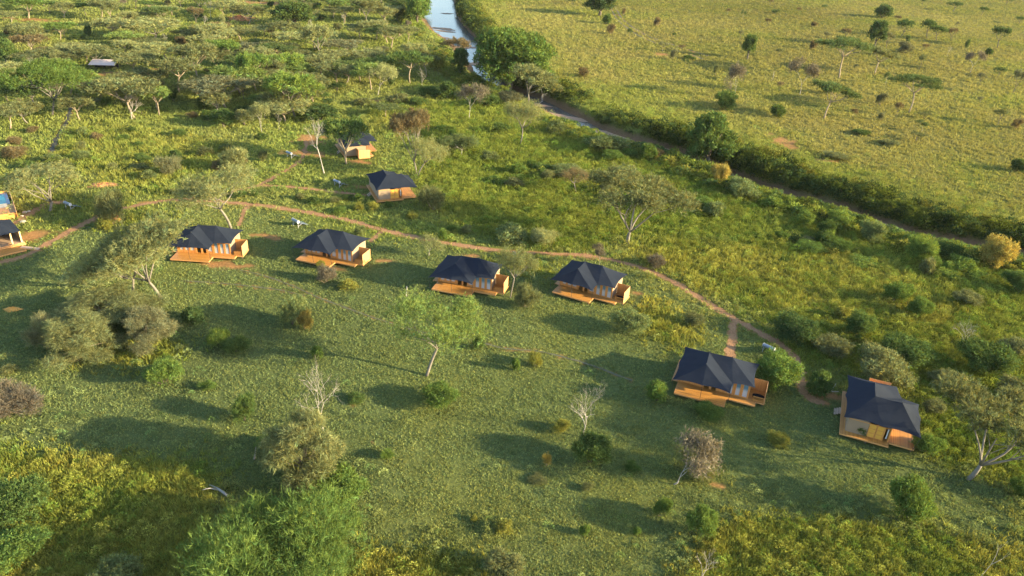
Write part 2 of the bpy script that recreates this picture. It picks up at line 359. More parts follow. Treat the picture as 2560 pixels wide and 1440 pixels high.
PATCH = [  # bare earth: centre px, radii metres, turn
 (560, 662, 6.5, 1.8, 0.0), (963, 652, 2.6, 1.2, 0.2), (893, 405, 5, 1.6, 0), (78, 590, 4.5, 3.6, 0.4), (660, 590, 4, 1.3, -.1), (810, 665, 5.5, 1.0, -.3), (1600, 735, 2.6, 1.6, -.4),
 (925, 470, 3.2, 1.6, 0), (780, 385, 9, 3.2, 0), (775, 350, 6, 7, 0), (890, 467, 3.0, 1.5, 0), (240, 205, 13, 7, 0.1), (300, 185, 16, 5, 0), (420, 175, 10, 3, 0), (1957, 352, 4.5, 12, -.1), (2073, 402, 5, 2.0, .1), (668, 8, 30, 9, 0), (600, 45, 12, 6, 0), (90, 50, 16, 6, 0), (1655, 137, 7, 3, 0),
 (930, 1105, .6, .5, 0), (1038, 1105, .6, .4, 0), (880, 1010, .7, .4, 0), (1175, 640, 3, 1.2, 0), (695, 598, 2.0, .8, 0), (1798, 1215, 1.6, .8, 0), (958, 252, 6, 2, 0), (2145, 900, .8, .6, 0), (2080, 990, 3.0, 1.4, 0)]
PW = []
for u, v, a, b, t in PATCH:
    p = ray(u, v); PW.append((p[0], p[1], a, b, t))
def bare(x, y):
    """0..1 bare-earth amount"""
    e = np.zeros(x.shape); jit = 0.35 * noise2(x, y, 1.3, 31) + 0.25 * noise2(x, y, 4, 32)
    for nm, hw, P in PATHW:
        xs = [p[0] for p in P]; ys = [p[1] for p in P]
        m = (x > min(xs) - 4) & (x < max(xs) + 4) & (y > min(ys) - 4) & (y < max(ys) + 4)
        if m.any():
            d, _, _ = seg_dist(x[m], y[m], P); e[m] = np.maximum(e[m], np.clip((hw + jit[m] * hw * .7 - d) / 0.25 + .5, 0, 1))
    for cx, cy, a, b, t in PW:
        dx = x - cx; dy = y - cy; c, s = math.cos(t), math.sin(t)
        q = np.hypot((c * dx + s * dy) / a, (-s * dx + c * dy) / b)
        e = np.maximum(e, 0.9 * np.clip((1.0 + 0.9 * noise2(x, y, 2.2, 33) * 0.5 - q) / 0.5, 0, 1))
    return e

# ------------------------------------------------------------------ ground sheet
def build_ground():
    nr, na = 640, 640
    r = 22 * (9000 / 22) ** (np.linspace(0, 1, nr) ** 1.0)
    a = R(90) + R(62) * np.linspace(1, -1, na)
    rr, aa = np.meshgrid(r, a, indexing='ij'); x = rr * np.cos(aa); y = rr * np.sin(aa) - 8
    z = terrain(x, y)
    V = np.stack([x, y, z], -1).reshape(-1, 3).astype(np.float32)
    i = np.arange(nr - 1)[:, None] * na + np.arange(na - 1)[None, :]
    F = np.stack([i, i + 1, i + na + 1, i + na], -1).reshape(-1, 4)[:, ::-1].astype(np.int32)
    m = bpy.data.meshes.new('ground'); m.vertices.add(len(V)); m.vertices.foreach_set('co', V.reshape(-1))
    m.loops.add(F.size); m.loops.foreach_set('vertex_index', F.reshape(-1)); m.polygons.add(len(F))
    m.polygons.foreach_set('loop_start', np.arange(0, F.size, 4, dtype=np.int32)); m.update(calc_edges=True)
    m.polygons.foreach_set('use_smooth', np.ones(len(F), bool))
    c = cover_colour(x, y) * 0.52
    d, s, wv = seg_dist(x, y, RIV, RW)
    be = bare(x, y)[..., None]; c = c * (1 - be) + np.array((0.30, 0.155, 0.07)) * (1 + .15 * fbm(x, y, 3, 71)[..., None]) * be
    bank = ss(2.2, 0.2, d - wv)[..., None]
    c = c * (1 - bank) + np.array((0.16, 0.10, 0.06)) * bank
    col = np.ones((nr * na, 4), np.float32); col[:, :3] = c.reshape(-1, 3)
    at_ = m.color_attributes.new('Col', 'FLOAT_COLOR', 'POINT'); at_.data.foreach_set('color', col.reshape(-1))
    mat, n, out = newmat('savanna_ground')
    vc = N(n, 'ShaderNodeVertexColor', layer_name='Col'); tc = N(n, 'ShaderNodeTexCoord')
    n1 = N(n, 'ShaderNodeTexNoise', ins={2: 1.5, 3: 8.0, 4: 0.75}); n.links.new(tc.outputs['Object'], n1.inputs[0])
    n2 = N(n, 'ShaderNodeTexNoise', ins={2: 0.12, 3: 6.0}); n.links.new(tc.outputs['Object'], n2.inputs[0])
    k = mix(n, (0.3, 0.36, 0.36), (1.75, 1.7, 1.6), n1.outputs[0]); k2 = mix(n, (0.75, 0.8, 0.75), (1.25, 1.2, 1.2), n2.outputs[0])
    c_ = mix(n, mix(n, vc.outputs[0], k, 1.0, 'MULTIPLY'), k2, 1.0, 'MULTIPLY')
    b = N(n, 'ShaderNodeBsdfDiffuse'); n.links.new(c_, b.inputs[0])
    bp = N(n, 'ShaderNodeBump', ins={0: 0.8, 1: 0.5}); n.links.new(n1.outputs[0], bp.inputs['Height']); n.links.new(bp.outputs[0], b.inputs['Normal'])
    n.links.new(b.outputs[0], out.inputs[0]); m.materials.append(mat)
    tag(link('ground', m), kind='structure')
build_ground()

def ribbon(name, P, hws, mat, dz, ragged=0.25):
    V = []; F = []; nseg = 5; pts = []
    for i in range(len(P) - 1):
        L = math.dist(P[i], P[i + 1]); k = max(1, int(L / 1.2))
        for j in range(k):
            t = j / k; pts.append((P[i][0] + (P[i + 1][0] - P[i][0]) * t, P[i][1] + (P[i + 1][1] - P[i][1]) * t))
    pts.append(P[-1]); n = len(pts)
    for i, p in enumerate(pts):
        a = pts[max(0, i - 1)]; b = pts[min(n - 1, i + 1)]; dx, dy = b[0] - a[0], b[1] - a[1]; L = math.hypot(dx, dy) + 1e-9; nx, ny = -dy / L, dx / L
        hw = hws * (1 + .35 * float(noise2(p[0], p[1], 3.5, 81)))
        for k in range(nseg):
            t = k / (nseg - 1) * 2 - 1; h = hw * (1 + ragged * (random.random() - 0.5) * 2 * abs(t))
            V.append([p[0] + nx * t * h, p[1] + ny * t * h, 0])
    V = np.array(V); V[:, 2] = terrain(V[:, 0], V[:, 1]) + dz
    F = [(i * nseg + k, i * nseg + k + 1, (i + 1) * nseg + k + 1, (i + 1) * nseg + k) for i in range(n - 1) for k in range(nseg - 1)]
    mb = MB(); mb.add(V.tolist(), [f[::-1] for f in F]); return mb.build(name, mat)
for k, (nm, hw, P) in enumerate(PATHW):
    mt = MAT['path']
    if nm == 'ditch': mt = plain('dark_ditch_soil', (0.05, 0.05, 0.035), 0.95)
    if nm in ('wheel_track', 'foot_track'): mt = plain('worn_track_soil', (0.085, 0.085, 0.042), 0.95)
    tag(ribbon(nm, P, hw, mt, 0.035 + 0.004 * k, 0.5), kind='structure')
def blob_sheet(name, cx, cy, a, b, t, mat, dz, zabs=None, n=36):
    V = [(cx, cy)]; c, s = math.cos(t), math.sin(t); ph = random.random() * 9
    for ring in (0.5, 1.0):
        for k in range(n):
            q = 2 * math.pi * k / n; rr = ring * (1 + (0.16 * math.sin(3 * q + ph) + 0.12 * math.sin(5 * q + 2 * ph) + .08 * math.sin(9 * q + ph)) * ring)
            x, y = a * rr * math.cos(q), b * rr * math.sin(q); V.append((cx + c * x - s * y, cy + s * x + c * y))
    V = np.array(V); z = terrain(V[:, 0], V[:, 1]) + dz if zabs is None else np.full(len(V), zabs)
    F = [(0, 1 + k, 1 + (k + 1) % n) for k in range(n)] + [(1 + k, 1 + n + k, 1 + n + (k + 1) % n, 1 + (k + 1) % n) for k in range(n)]
    mb = MB(); mb.add(np.column_stack([V, z]).tolist(), F); return mb.build(name, mat)
# river surface
def river():
    V = []; F = []; n = len(RIV)
    for i, p in enumerate(RIV):
        a = RIV[max(0, i - 1)]; b = RIV[min(n - 1, i + 1)]; dx, dy = b[0] - a[0], b[1] - a[1]; L = math.hypot(dx, dy); nx, ny = -dy / L, dx / L
        for t in (-1, -.3, .3, 1): V.append((p[0] + nx * t * (RW[i] + 5), p[1] + ny * t * (RW[i] + 5), WZ))
    F = [(i * 4 + k, (i + 1) * 4 + k, (i + 1) * 4 + k + 1, i * 4 + k + 1) for i in range(n - 1) for k in range(3)]
    mb = MB(); mb.add(V, F); tag(mb.build('river', MAT['water']), kind='structure')
river()
for u, v, a, b, t, in [(1118, 34, 4, 2.0, 0.2), (1108, 72, 8, 3.0, -.35), (1112, 78, 7, 2, -.4), (1098, 93, 6, 2.2, -.3), (1158, 118, 8, 3, 0), (1190, 160, 4, 4, 0), (1335, 262, 6, 3, -.3), (1430, 296, 18, 2.4, -.44), (1520, 334, 22, 2.6, -.42), (1610, 364, 16, 2.6, -.3), (1700, 392, 14, 2.6, -.3), (1790, 438, 8, 2, -.5), (1960, 492, 14, 2.0, -.3), (2080, 520, 16, 2.6, -.3), (2200, 562, 16, 3.0, -.33), (2330, 600, 14, 2.6, -.28), (2440, 620, 10, 2.0, -.2), (2530, 640, 12, 1.6, -.2)]:
    p = ray(u, v, WZ); tag(blob_sheet('sandbar', p[0], p[1], a, b, t, MAT['sand'], 0, WZ + 0.08 + random.random() * .05), kind='structure')

# ------------------------------------------------------------------ the tents
S_ = dict(BL=(-0.62, 10.48, 3.43), BR=(11.92, 10.49, 3.52), FC=(8.48, -0.27, 3.50), FL=(-0.62, -0.28, 3.34), FR=(11.95, 2.91, 3.62), I=(8.52, 2.27, 3.75), M=(4.08, -0.32, 3.67), P=(3.78, 6.66, 5.78), Q=(7.51, 6.74, 5.84), R=(3.90, 2.82, 5.75), BM=(5.6, 10.52, 3.50), LM=(-.62, 5.0, 3.55))
def roof_mb():
    mb = MB(); n = 7; ridge = [{'P', 'Q'}, {'P', 'R'}]
    eaves = [{'BL', 'LM'}, {'LM', 'FL'}, {'FL', 'M'}, {'M', 'FC'}, {'FC', 'I'}, {'I', 'FR'}, {'FR', 'BR'}, {'BR', 'BM'}, {'BM', 'BL'}]
    cen = Vector((5.5, 5.5, 0))
    for tri in [('P', 'Q', 'I'), ('Q', 'FR', 'I'), ('P', 'I', 'R'), ('R', 'I', 'FC'), ('R', 'FC', 'M'), ('R', 'M', 'FL'), ('R', 'FL', 'LM'), ('P', 'R', 'LM'), ('P', 'LM', 'BL'), ('P', 'BL', 'BM'), ('P', 'BM', 'Q'), ('Q', 'BM', 'BR'), ('Q', 'BR', 'FR')]:
        A = [Vector(S_[k]) for k in tri]; vs = []; ix = {}
        for i in range(n + 1):
            for j in range(n + 1 - i):
                b = (i / n, j / n, 1 - i / n - j / n); p = A[0] * b[0] + A[1] * b[1] + A[2] * b[2]
                for (q, s) in ((0, 1), (1, 2), (2, 0)):
                    e = {tri[q], tri[s]}; w_ = 4 * b[q] * b[s]
                    if e in ridge: p = p + Vector((0, 0, -0.06)) * w_
                    elif e in eaves:
                        L = (A[q] - A[s]).length; inw = cen - (A[q] + A[s]) / 2; inw.z = 0; inw.normalize()
                        p = p + (inw * 0.055 * L + Vector((0, 0, 0.02 * L))) * w_
                    else: p = p + Vector((0, 0, -0.16)) * w_
                ix[(i, j)] = len(vs); vs.append(p)
        fs = []
        for i in range(n):
            for j in range(n - i):
                fs.append((ix[(i, j)], ix[(i + 1, j)], ix[(i, j + 1)]))
                if i + j < n - 1: fs.append((ix[(i + 1, j)], ix[(i + 1, j + 1)], ix[(i, j + 1)]))
        mb.add(vs, fs)
    return mb
def make_tent():
    t = empty('safari_tent', (0, 0, 0))
    d = MB(); Z = 0.70
    for x0, x1, y0, y1 in ((0, 8, 0, 2.3), (-1.05, 12.5, 2.3, 3.5), (-1.05, 13.85, 3.5, 6.9), (-1.05, 11.3, 6.9, 10.4)):
        d.box(x0 + (1.05 if (y0 == 2.3) else 0), x1, y0, y1, Z - 0.06, Z)
    d.build('deck', MAT['deck'], t)
    s = MB()
    def skirt(x0, y0, x1, y1):
        L = math.hypot(x1 - x0, y1 - y0); a = math.atan2(y1 - y0, x1 - x0); s.box(0, L, -0.03, 0.03, Z - 0.24, Z - 0.002, a, (x0, y0, 0))
    for seg in ((-.03, -.03, 8.03, -.03), (8.03, -.03, 8.03, 2.27), (8.06, 2.27, 12.53, 2.27), (12.53, 2.3, 12.53, 3.47), (12.56, 3.47, 13.88, 3.47), (13.88, 3.5, 13.88, 6.93), (-1.08, 10.43, 11.33, 10.43), (-1.08, 3.5, -1.08, 10.4), (-.03, 0, -.03, 3.4)): skirt(*seg)
    s.build('deck_edge', MAT['deck_side'], t)
    for x, y in ((0.3, .3), (4, .3), (7.7, .3), (12.2, 2.7), (13.6, 3.7), (13.6, 6.6), (11, 10.1), (5.2, 10.1), (-.8, 10.1), (-.8, 6.6), (8.3, 3.4)):
        q = MB(); q.box(x - .08, x + .08, y - .08, y + .08, -0.4, Z - 0.061); q.build('stilt', MAT['dark_bark'], t)
    zt_ = 3.15
    # canvas walls
    w_ = MB(); w_.box(0.0, 11.15, 9.64, 9.7, Z + .001, zt_ + .25); w_.build('back_wall', MAT['canvas'], t)
    w_ = MB(); w_.box(11.10, 11.16, 3.79, 9.64, Z + .001, zt_ + .25); w_.build('right_wall', MAT['canvas'], t)
    w_ = MB(); w_.box(0.0, 0.06, 6.72, 9.64, Z + .001, zt_ + .25); w_.box(-0.02, 0.0, 6.72, 9.64, Z + .001, Z + .35); w_.build('left_wall', MAT['canvas'], t)
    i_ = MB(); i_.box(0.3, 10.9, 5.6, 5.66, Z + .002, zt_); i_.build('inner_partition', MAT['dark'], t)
    # left end: pair of panelled doors, opening, post
    for y0, y1 in ((4.52, 5.58), (5.62, 6.68)):
        dr = MB(); dr.box(0.0, 0.05, y0, y1, Z + .002, zt_ - .1); o = dr.build('door', MAT['frame'], t)
        pn = MB()
        for k in range(3): pn.box(-0.015, -0.001, y0 + .13, y1 - .13, Z + .15 + k * .78, Z + .15 + k * .78 + .6)
        pn.build('panel', plain('amber_door_panel', (0.62, 0.33, 0.05), 0.5) if 'amber' not in MAT else MAT['amber'], o)
    fr = MB(); fr.box(-.03, .1, 4.40, 4.50, Z + .002, zt_); fr.box(-.03, .1, 3.62, 3.74, Z + .002, zt_ + .1); fr.box(-.02, .09, 3.74, 9.6, zt_ - .1 + .001, zt_)
    fr.build('door_frame', MAT['frame'], t)
    cu = MB(); cu.box(-0.02, 0.02, 3.95, 4.12, Z + .5, zt_ - .2); cu.build('tied_curtain', MAT['white'], t)
    # front wall posts and beams
    f = MB(); edges = [(0.1, 0.52), (1.30, 1.64), (2.44, 2.75), (3.58, 4.10), (4.96, 5.33), (6.09, 6.42), (7.40, 7.88), (8.68, 9.09), (9.84, 10.21), (11.03, 11.28)]
    for a, b in edges: f.box(a, b, 3.68, 3.79, Z + .001, zt_)
    f.box(0.1, 11.28, 3.67, 3.80, zt_ + .001, zt_ + .2)
    for a, b in ((0.52, 1.30), (1.64, 2.44), (2.75, 3.58), (6.42, 7.40)): f.box(a, b, 3.70, 3.77, Z + .002, Z + .42)
    f.box(7.88, 11.03, 3.69, 3.78, Z + .002, Z + .12)
    f.build('front_wall', MAT['wood'], t)
    for a, b, z0 in ((0.52, 1.30, .42), (1.64, 2.44, .42), (2.75, 3.58, .42), (6.42, 7.40, .42), (7.88, 8.68, .12), (9.09, 9.84, .12), (10.21, 11.03, .12)):
        wn = MB(); wn.box(a + .02, b - .02, 3.74, 3.77, Z + z0 + .002, zt_); o = wn.build('window', MAT['curtain'], t)
        bars = MB(); bars.box(a, a + .06, 3.70, 3.738, Z + z0, zt_); bars.box(b - .06, b, 3.70, 3.738, Z + z0, zt_); bars.box(a + .06, b - .06, 3.70, 3.738, Z + z0, Z + z0 + .06)
        bars.build('frame', MAT['frame'], o)
    # shower court
    sc = MB(); sc.box(13.74, 13.80, 3.52, 6.86, Z + .001, Z + 2.25); sc.build('shower_screen', MAT['screen'], t)
    sc = MB(); sc.box(11.2, 13.73, 6.80, 6.86, Z + .001, Z + 2.25); sc.build('shower_screen', MAT['wood'], t)
    rl = MB(); rl.box(12.0, 13.7, 3.56, 3.61, Z + .82, Z + .9); rl.box(12.0, 13.7, 3.57, 3.60, Z + .08, Z + .14)
    for k in range(12): rl.box(12.0 + k * .15, 12.06 + k * .15, 3.57, 3.60, Z + .14, Z + .82)
    rl.build('railing', MAT['frame'], t)
    sp = MB()
    for k in range(3): sp.box(4.6, 6.4, 10.48 + k * .32, 10.79 + k * .32, Z - .2 * (k + 1) - .06, Z - .2 * (k + 1))
    sp.build('steps', MAT['weathered'], t)
    rm = roof_mb(); r_ = rm.build('roof', MAT['roof'], t)
    for nm in ('FL', 'M', 'FC'):
        p = S_[nm]; pl = MB(); pl.tube([(p[0] * .97 + .15, p[1] + .55, Z), (p[0], p[1] + .08, p[2])], 0.035, 6); pl.build('pole', MAT['rope'], t)
    for nm in ('P', 'Q', 'R'):
        p = S_[nm]; pl = MB(); pl.tube([(p[0], p[1], p[2] - .3), (p[0], p[1], p[2] + .16)], 0.07, 8); pl.build('peak_cap', MAT['rope'], t)
    return t
MAT['amber'] = plain('amber_door_panel', (0.62, 0.33, 0.05), 0.5)
def copy_tree(o, parent=None):
    c = o.copy(); C.objects.link(c)
    if parent: c.parent = parent
    for ch in list(o.children): copy_tree(ch, c)
    return c
tent0 = make_tent()
TENTS = [
 (-70.747, 137.516, -0.015, 1, 'dark blue tent whose front deck is half hidden by the big feathery acacia'),
 (-45.653, 140.716, -0.302, 1, 'dark blue tent with a small grey bush growing at its front deck'),
 (-15.907, 131.080, -0.251, 1, 'dark blue tent with a pale grey-green tree covering its shower end'),
 (8.136, 132.883, -0.461, 1, 'dark blue tent below the bend of the dirt path with small leafless tree behind'),
 (27.306, 100.378, -0.359, 1, 'dark blue tent with round green bush at its shower end and short path behind'),
 (61.384, 89.371, 1.183, 1, 'dark blue tent turned end-on in the lower right, amber doors and bluish canvas wall'),
 (-25.973, 180.619, 1.979, 1, 'dark blue tent seen end-on at the end of the middle path, beige canvas wall'),
 (-46.4, 223.6, 2.03, -1, 'pale-walled tent with plank shower screen under the dark umbrella tree'),
]
for i, (x, y, a, mx, lb) in enumerate(TENTS):
    t = tent0 if i == 0 else copy_tree(tent0)
    t.location = (x, y, 0.0); t.rotation_euler = (0, 0, a)
    if mx < 0:
        t.scale = (-1, 1, 1)
    tag(t, lb, 'tent', 'safari tents of the camp')
def tl(i, x, y, z=0):
    X, Y, a, mx, _ = TENTS[i]; c, s = math.cos(a), math.sin(a); return Vector((X + c * x - s * y, Y + s * x + c * y, z))
# bathtubs in two shower courts
def tub(p, a, lb):
    mb = MB(); n = 20
    prof = [(0.80, 0.42, 0.0), (0.92, 0.50, 0.30), (0.98, 0.54, 0.58), (0.90, 0.46, 0.58), (0.80, 0.38, 0.2)]
    vs = [(a_ * math.cos(2 * math.pi * k / n), b_ * math.sin(2 * math.pi * k / n), z_) for a_, b_, z_ in prof for k in range(n)]
    fs = [(i * n + k, i * n + (k + 1) % n, (i + 1) * n + (k + 1) % n, (i + 1) * n + k) for i in range(4) for k in range(n)] + [tuple(4 * n + k for k in range(n)), tuple(range(n))[::-1]]
    mb.add(vs, fs); o = mb.build('bathtub', MAT['tub'], smooth=False); o.location = p; o.rotation_euler = (0, 0, a); tag(o, lb, 'bathtub', 'black outdoor bathtubs')
tub(tl(3, 12.75, 4.5, 0.703), TENTS[3][2], 'black bathtub in shower court of tent below the path bend')
tub(tl(4, 12.75, 4.5, 0.703), TENTS[4][2], 'black bathtub in shower court of tent beside the round green bush')

# open dining tent cut by the left edge of the photo, with ramp
def dining():
    o = Vector(ray(62, 606, 0.7)); b = Vector(ray(0, 620, 0.7)); a = math.atan2(o.y - b.y, o.x - b.x)
    t = empty('dining_tent', (o.x, o.y, 0), a)
    tag(t, 'open-sided timber dining tent with wide front deck at the left edge', 'tent')
    mb = MB(); mb.box(-13, 0, 0, 7.5, .62, .70); mb.build('upper_deck', MAT['weathered'], t)
    mb = MB(); mb.box(-13, 0.05, -.06, -.001, .3, .82); mb.box(-13, .05, -.35, -.061, .3, .62); mb.build('deck_edge', MAT['deck_side'], t)
    mb = MB(); mb.box(-13, -.75, -3.3, -.351, .30, .42); mb.build('lower_deck', MAT['deck'], t)
    mb = MB(); mb.box(-13, -.75, -3.37, -3.301, .12, .44); mb.box(-.749, -.65, -3.37, -.351, .12, .44); mb.build('lower_deck_edge', MAT['deck_side'], t)
    for x in (-12.2, -9.6, -7.0, -4.5, -2.1, -.4):
        mb = MB(); mb.box(x - .13, x + .13, 0.35, .6, .701, 3.3); mb.build('pillar', plain('cream_pillar', (0.72, 0.5, 0.26), .6), t)
    mb = MB(); mb.box(-.35, -.28, .9, 6.5, .702, 2.9); mb.build('side_wall', MAT['screen'], t)
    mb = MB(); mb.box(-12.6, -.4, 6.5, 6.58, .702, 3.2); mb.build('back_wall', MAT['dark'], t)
    mb = MB()
    e = [(-1.3 + 1.1, -.1, 3.35), (-.2, 7.6, 3.4), (-14, 7.6, 3.4), (-14, -.1, 3.35), (-4.2, 3.8, 5.6), (-10, 3.8, 5.6)]
    mb.add(e, [(0, 1, 4), (1, 2, 5, 4), (2, 3, 5), (3, 0, 4, 5)]); mb.build('roof', MAT['roof'], t)
    mb = MB(); mb.box(-2.9, -2.3, 0.36, .5, .9, 1.0); mb.build('bench', MAT['frame'], t)
    # ramp
    r0 = Vector(ray(52, 617, .55)); r1 = Vector(ray(99, 622, .1)); d = r1 - r0; L = math.hypot(d.x, d.y)
    rt = empty('entrance_ramp', (r0.x, r0.y, 0), math.atan2(d.y, d.x)); tag(rt, 'narrow plank ramp leading up to the dining tent deck', 'ramp')
    mb = MB(); mb.add([(0, -.55, .55), (L, -.55, .06), (L, .55, .06), (0, .55, .55), (0, -.55, .47), (L, -.55, 0), (L, .55, 0), (0, .55, .47)], [(0, 1, 2, 3), (4, 7, 6, 5), (0, 4, 5, 1), (3, 2, 6, 7), (0, 3, 7, 4), (1, 5, 6, 2)])
    mb.build('ramp_boards', MAT['weathered'], rt)
    mb = MB(); mb.add([(0, -.62, .62), (L, -.62, .12), (L, -.551, .12), (0, -.551, .62), (0, -.62, .40), (L, -.62, -.05), (L, -.551, -.05), (0, -.551, .40)], [(0, 1, 2, 3), (4, 7, 6, 5), (0, 4, 5, 1), (3, 2, 6, 7), (0, 3, 7, 4), (1, 5, 6, 2)])
    mb.build('kerb_board', MAT['deck_side'], rt)
dining()
def pool():
    o = Vector(ray(46, 546, 0.0)); b = Vector(ray(24, 481, 1.0)); a = math.atan2(b.y - o.y, b.x - o.x)
    t = empty('plunge_pool', (o.x, o.y, 0), a - math.pi / 2)       # local +y runs away along the long side, -x towards left
    L = math.hypot(b.x - o.x, b.y - o.y)
    tag(t, 'raised timber plunge pool with teal water at the left edge', 'pool')
    mb = MB(); mb.box(-.08, 0, 0, L, 0, 1.6); mb.box(-9, -.081, 0.5, .58, 0, 1.3); mb.box(-9, -.081, L - .08, L, 0, 1.6); mb.build('timber_wall', MAT['frame'], t)
    mb = MB(); mb.box(-1.3, -.09, 0, L * .45, 1.1, 1.2); mb.box(-9, -1.31, .581, L * .33, 1.1, 1.2); mb.build('deck', MAT['deck'], t)
    mb = MB(); mb.box(-1.2, -.6, L * .45 + .001, L - .1, 1.1, 1.22); mb.build('pool_rim', MAT['metal'], t)
    mb = MB(); mb.box(-9, -1.21, L * .5, L - .2, 1.0, 1.18); mb.build('water_surface', MAT['pool'], t)
    mb = MB(); mb.box(-9, -1.21, L * .33 + .001, L * .5 - .001, 1.0, 1.19); mb.build('stone_step', MAT['rock'], t)
    mb = MB(); mb.box(-.10, .04, -.04, L + .04, 1.601, 1.70); mb.build('cap_rail', MAT['screen'], t)
pool()

# ------------------------------------------------------------------ solar water heaters
def make_heater():
    t = empty('solar_water_heater', (0, 0, 0))
    n = 18; r = .29; L = 1.85; mb = MB(); mb.tube([(0, -L / 2, 1.35), (0, L / 2, 1.35)], r, n); mb.build('tank', MAT['metal'], t, smooth=False)
    for y in (-L / 2 - .03, L / 2 + .03):
        c = MB(); c.tube([(0, y - .03, 1.35), (0, y + .03, 1.35)], r + .02, n); c.build('end_cap', MAT['white'], t)
    for y in (-.8, .8):
        l = MB(); l.tube([(-.05, y * 1.08, 0), (0, y * 1.08, 1.2)], .045, 6); l.build('leg', MAT['white'], t)
        l = MB(); l.tube([(-.05, y * 1.08, .35), (1.0, y * 1.08, .75)], .03, 6); l.build('brace', MAT['white'], t)
    p = MB(); p.add([(.15, -.9, 1.15), (.15, .9, 1.15), (2.1, .9, .25), (2.1, -.9, .25), (.15, -.9, 1.07), (.15, .9, 1.07), (2.1, .9, .17), (2.1, -.9, .17)], [(0, 3, 2, 1), (4, 5, 6, 7), (0, 1, 5, 4), (1, 2, 6, 5), (2, 3, 7, 6), (3, 0, 4, 7)])
    o = p.build('collector_panel', MAT['solar'], t)
    f = MB()
    for y in (-.93, .93): f.tube([(.13, y, 1.12), (2.13, y, .20)], .035, 6)
    f.tube([(2.13, -.93, .20), (2.13, .93, .20)], .035, 6); f.build('panel_frame', MAT['metal'], o)
    return t
HEAT = [(740, 567, 0.87, 'silver solar water heater standing behind the tent with the grey front bush'),
        (724, 395, 0.9, 'silver solar water heater left of the junction near the big bare tree'),
        (843, 467, 0.9, 'silver solar water heater on grass left of the end-on beige tent'),
        (172, 524, 1.05, 'tilted solar water heater beside the forked pale tree near the left edge'),
        (1291, 652, 0.8, 'solar water heater panel behind the grey-green tree, against the path edge'),
        (1918, 886, 0.8, 'solar water heater behind the round green bush inside the path curve')]
h0 = make_heater()
for i, (u, v, a, lb) in enumerate(HEAT):
    o = h0 if i == 0 else copy_tree(h0); p = at(u, v); o.location = p; o.rotation_euler = (0, 0, a); o.scale = (1.15,) * 3
    tag(o, lb, 'water heater', 'solar water heaters behind the tents')
# ------------------------------------------------------------------ plants: builders
def blades(P, D, L, W, col, curl=0.0):
    """one thin triangle per leaf spray: base P, direction D (unit), length L, width W"""
    n = len(P); up = rng.normal(size=(n, 3)); s = np.cross(D, up); s /= np.linalg.norm(s, axis=1)[:, None] + 1e-9
    h = (W / 2)[:, None] * s; tip = P + D * L[:, None]; tip[:, 2] -= curl * L
    return np.stack([P - h, P + h, tip], 1), col
def crown_mesh(name, lobes, nb, L, W, base=(1, 1, 1), var=0.35, mode='spray', hollow=0.55, droop=0.0, up=0.35, clump=7, fill=0.12):
    """lobes: (x,y,z,rx,ry,rz). leaf sprays grow outward from many twig ends spread through each lobe"""
    lb = np.array(lobes, float); vol = lb[:, 3] * lb[:, 4] + lb[:, 3] * lb[:, 5]; pr = vol / vol.sum()
    nc = max(8, nb // clump); k = rng.choice(len(lb), nc, p=pr)
    d = rng.normal(size=(nc, 3)); d[:, 2] = np.where(rng.random(nc) < 0.75, np.abs(d[:, 2]), d[:, 2]); d /= np.linalg.norm(d, axis=1)[:, None]
    rad = hollow + (1 - hollow) * rng.random(nc) ** 0.6; rad = np.where(rng.random(nc) < fill, rng.random(nc) * hollow, rad)
    rad = rad * (1 + 0.12 * rng.normal(size=nc))
    c = lb[k, :3] + d * lb[k, 3:6] * rad[:, None]
    cc = np.repeat(np.arange(nc), clump); nb = len(cc)
    tint = (1 + var * 0.6 * rng.normal(size=nc))[cc] * (1 + var * 0.5 * rng.normal(size=nb))
    hue = rng.normal(size=nc)[cc] * 0.10
    sp = np.mean(L) * 0.55
    P = c[cc] + rng.normal(size=(nb, 3)) * sp * (0.5 if mode == 'spray' else 0.9)
    out = d[cc] * np.array((1, 1, 0.6)); D = out * 0.6 + rng.normal(size=(nb, 3)) * (0.55 if mode == 'spray' else 1.0); D[:, 2] += up
    D /= np.linalg.norm(D, axis=1)[:, None]
    LL = L * (0.6 + 0.8 * rng.random(nb)); WW = W * (0.7 + 0.6 * rng.random(nb))
    V, _ = blades(P, D, LL, WW, None, droop)
    col = np.stack([base[0] * tint * (1 + hue), base[1] * tint, base[2] * tint * (1 - hue)], 1); col = np.clip(col, 0.1, 2.2)
    return tri_mesh(name, V, MAT['leaf'], col)
def limb(mb, a, b, r0, r1, bend=0.12, n=4, sides=6):
    a, b = Vector(a), Vector(b); L = (b - a).length; off = Vector((random.uniform(-1, 1), random.uniform(-1, 1), random.uniform(-.3, .8))) * L * bend
    pts = []; rs = []
    for i in range(n + 1):
        t = i / n; pts.append(a.lerp(b, t) + off * math.sin(math.pi * t)); rs.append(r0 + (r1 - r0) * t)
    mb.tube(pts, rs, sides); return pts
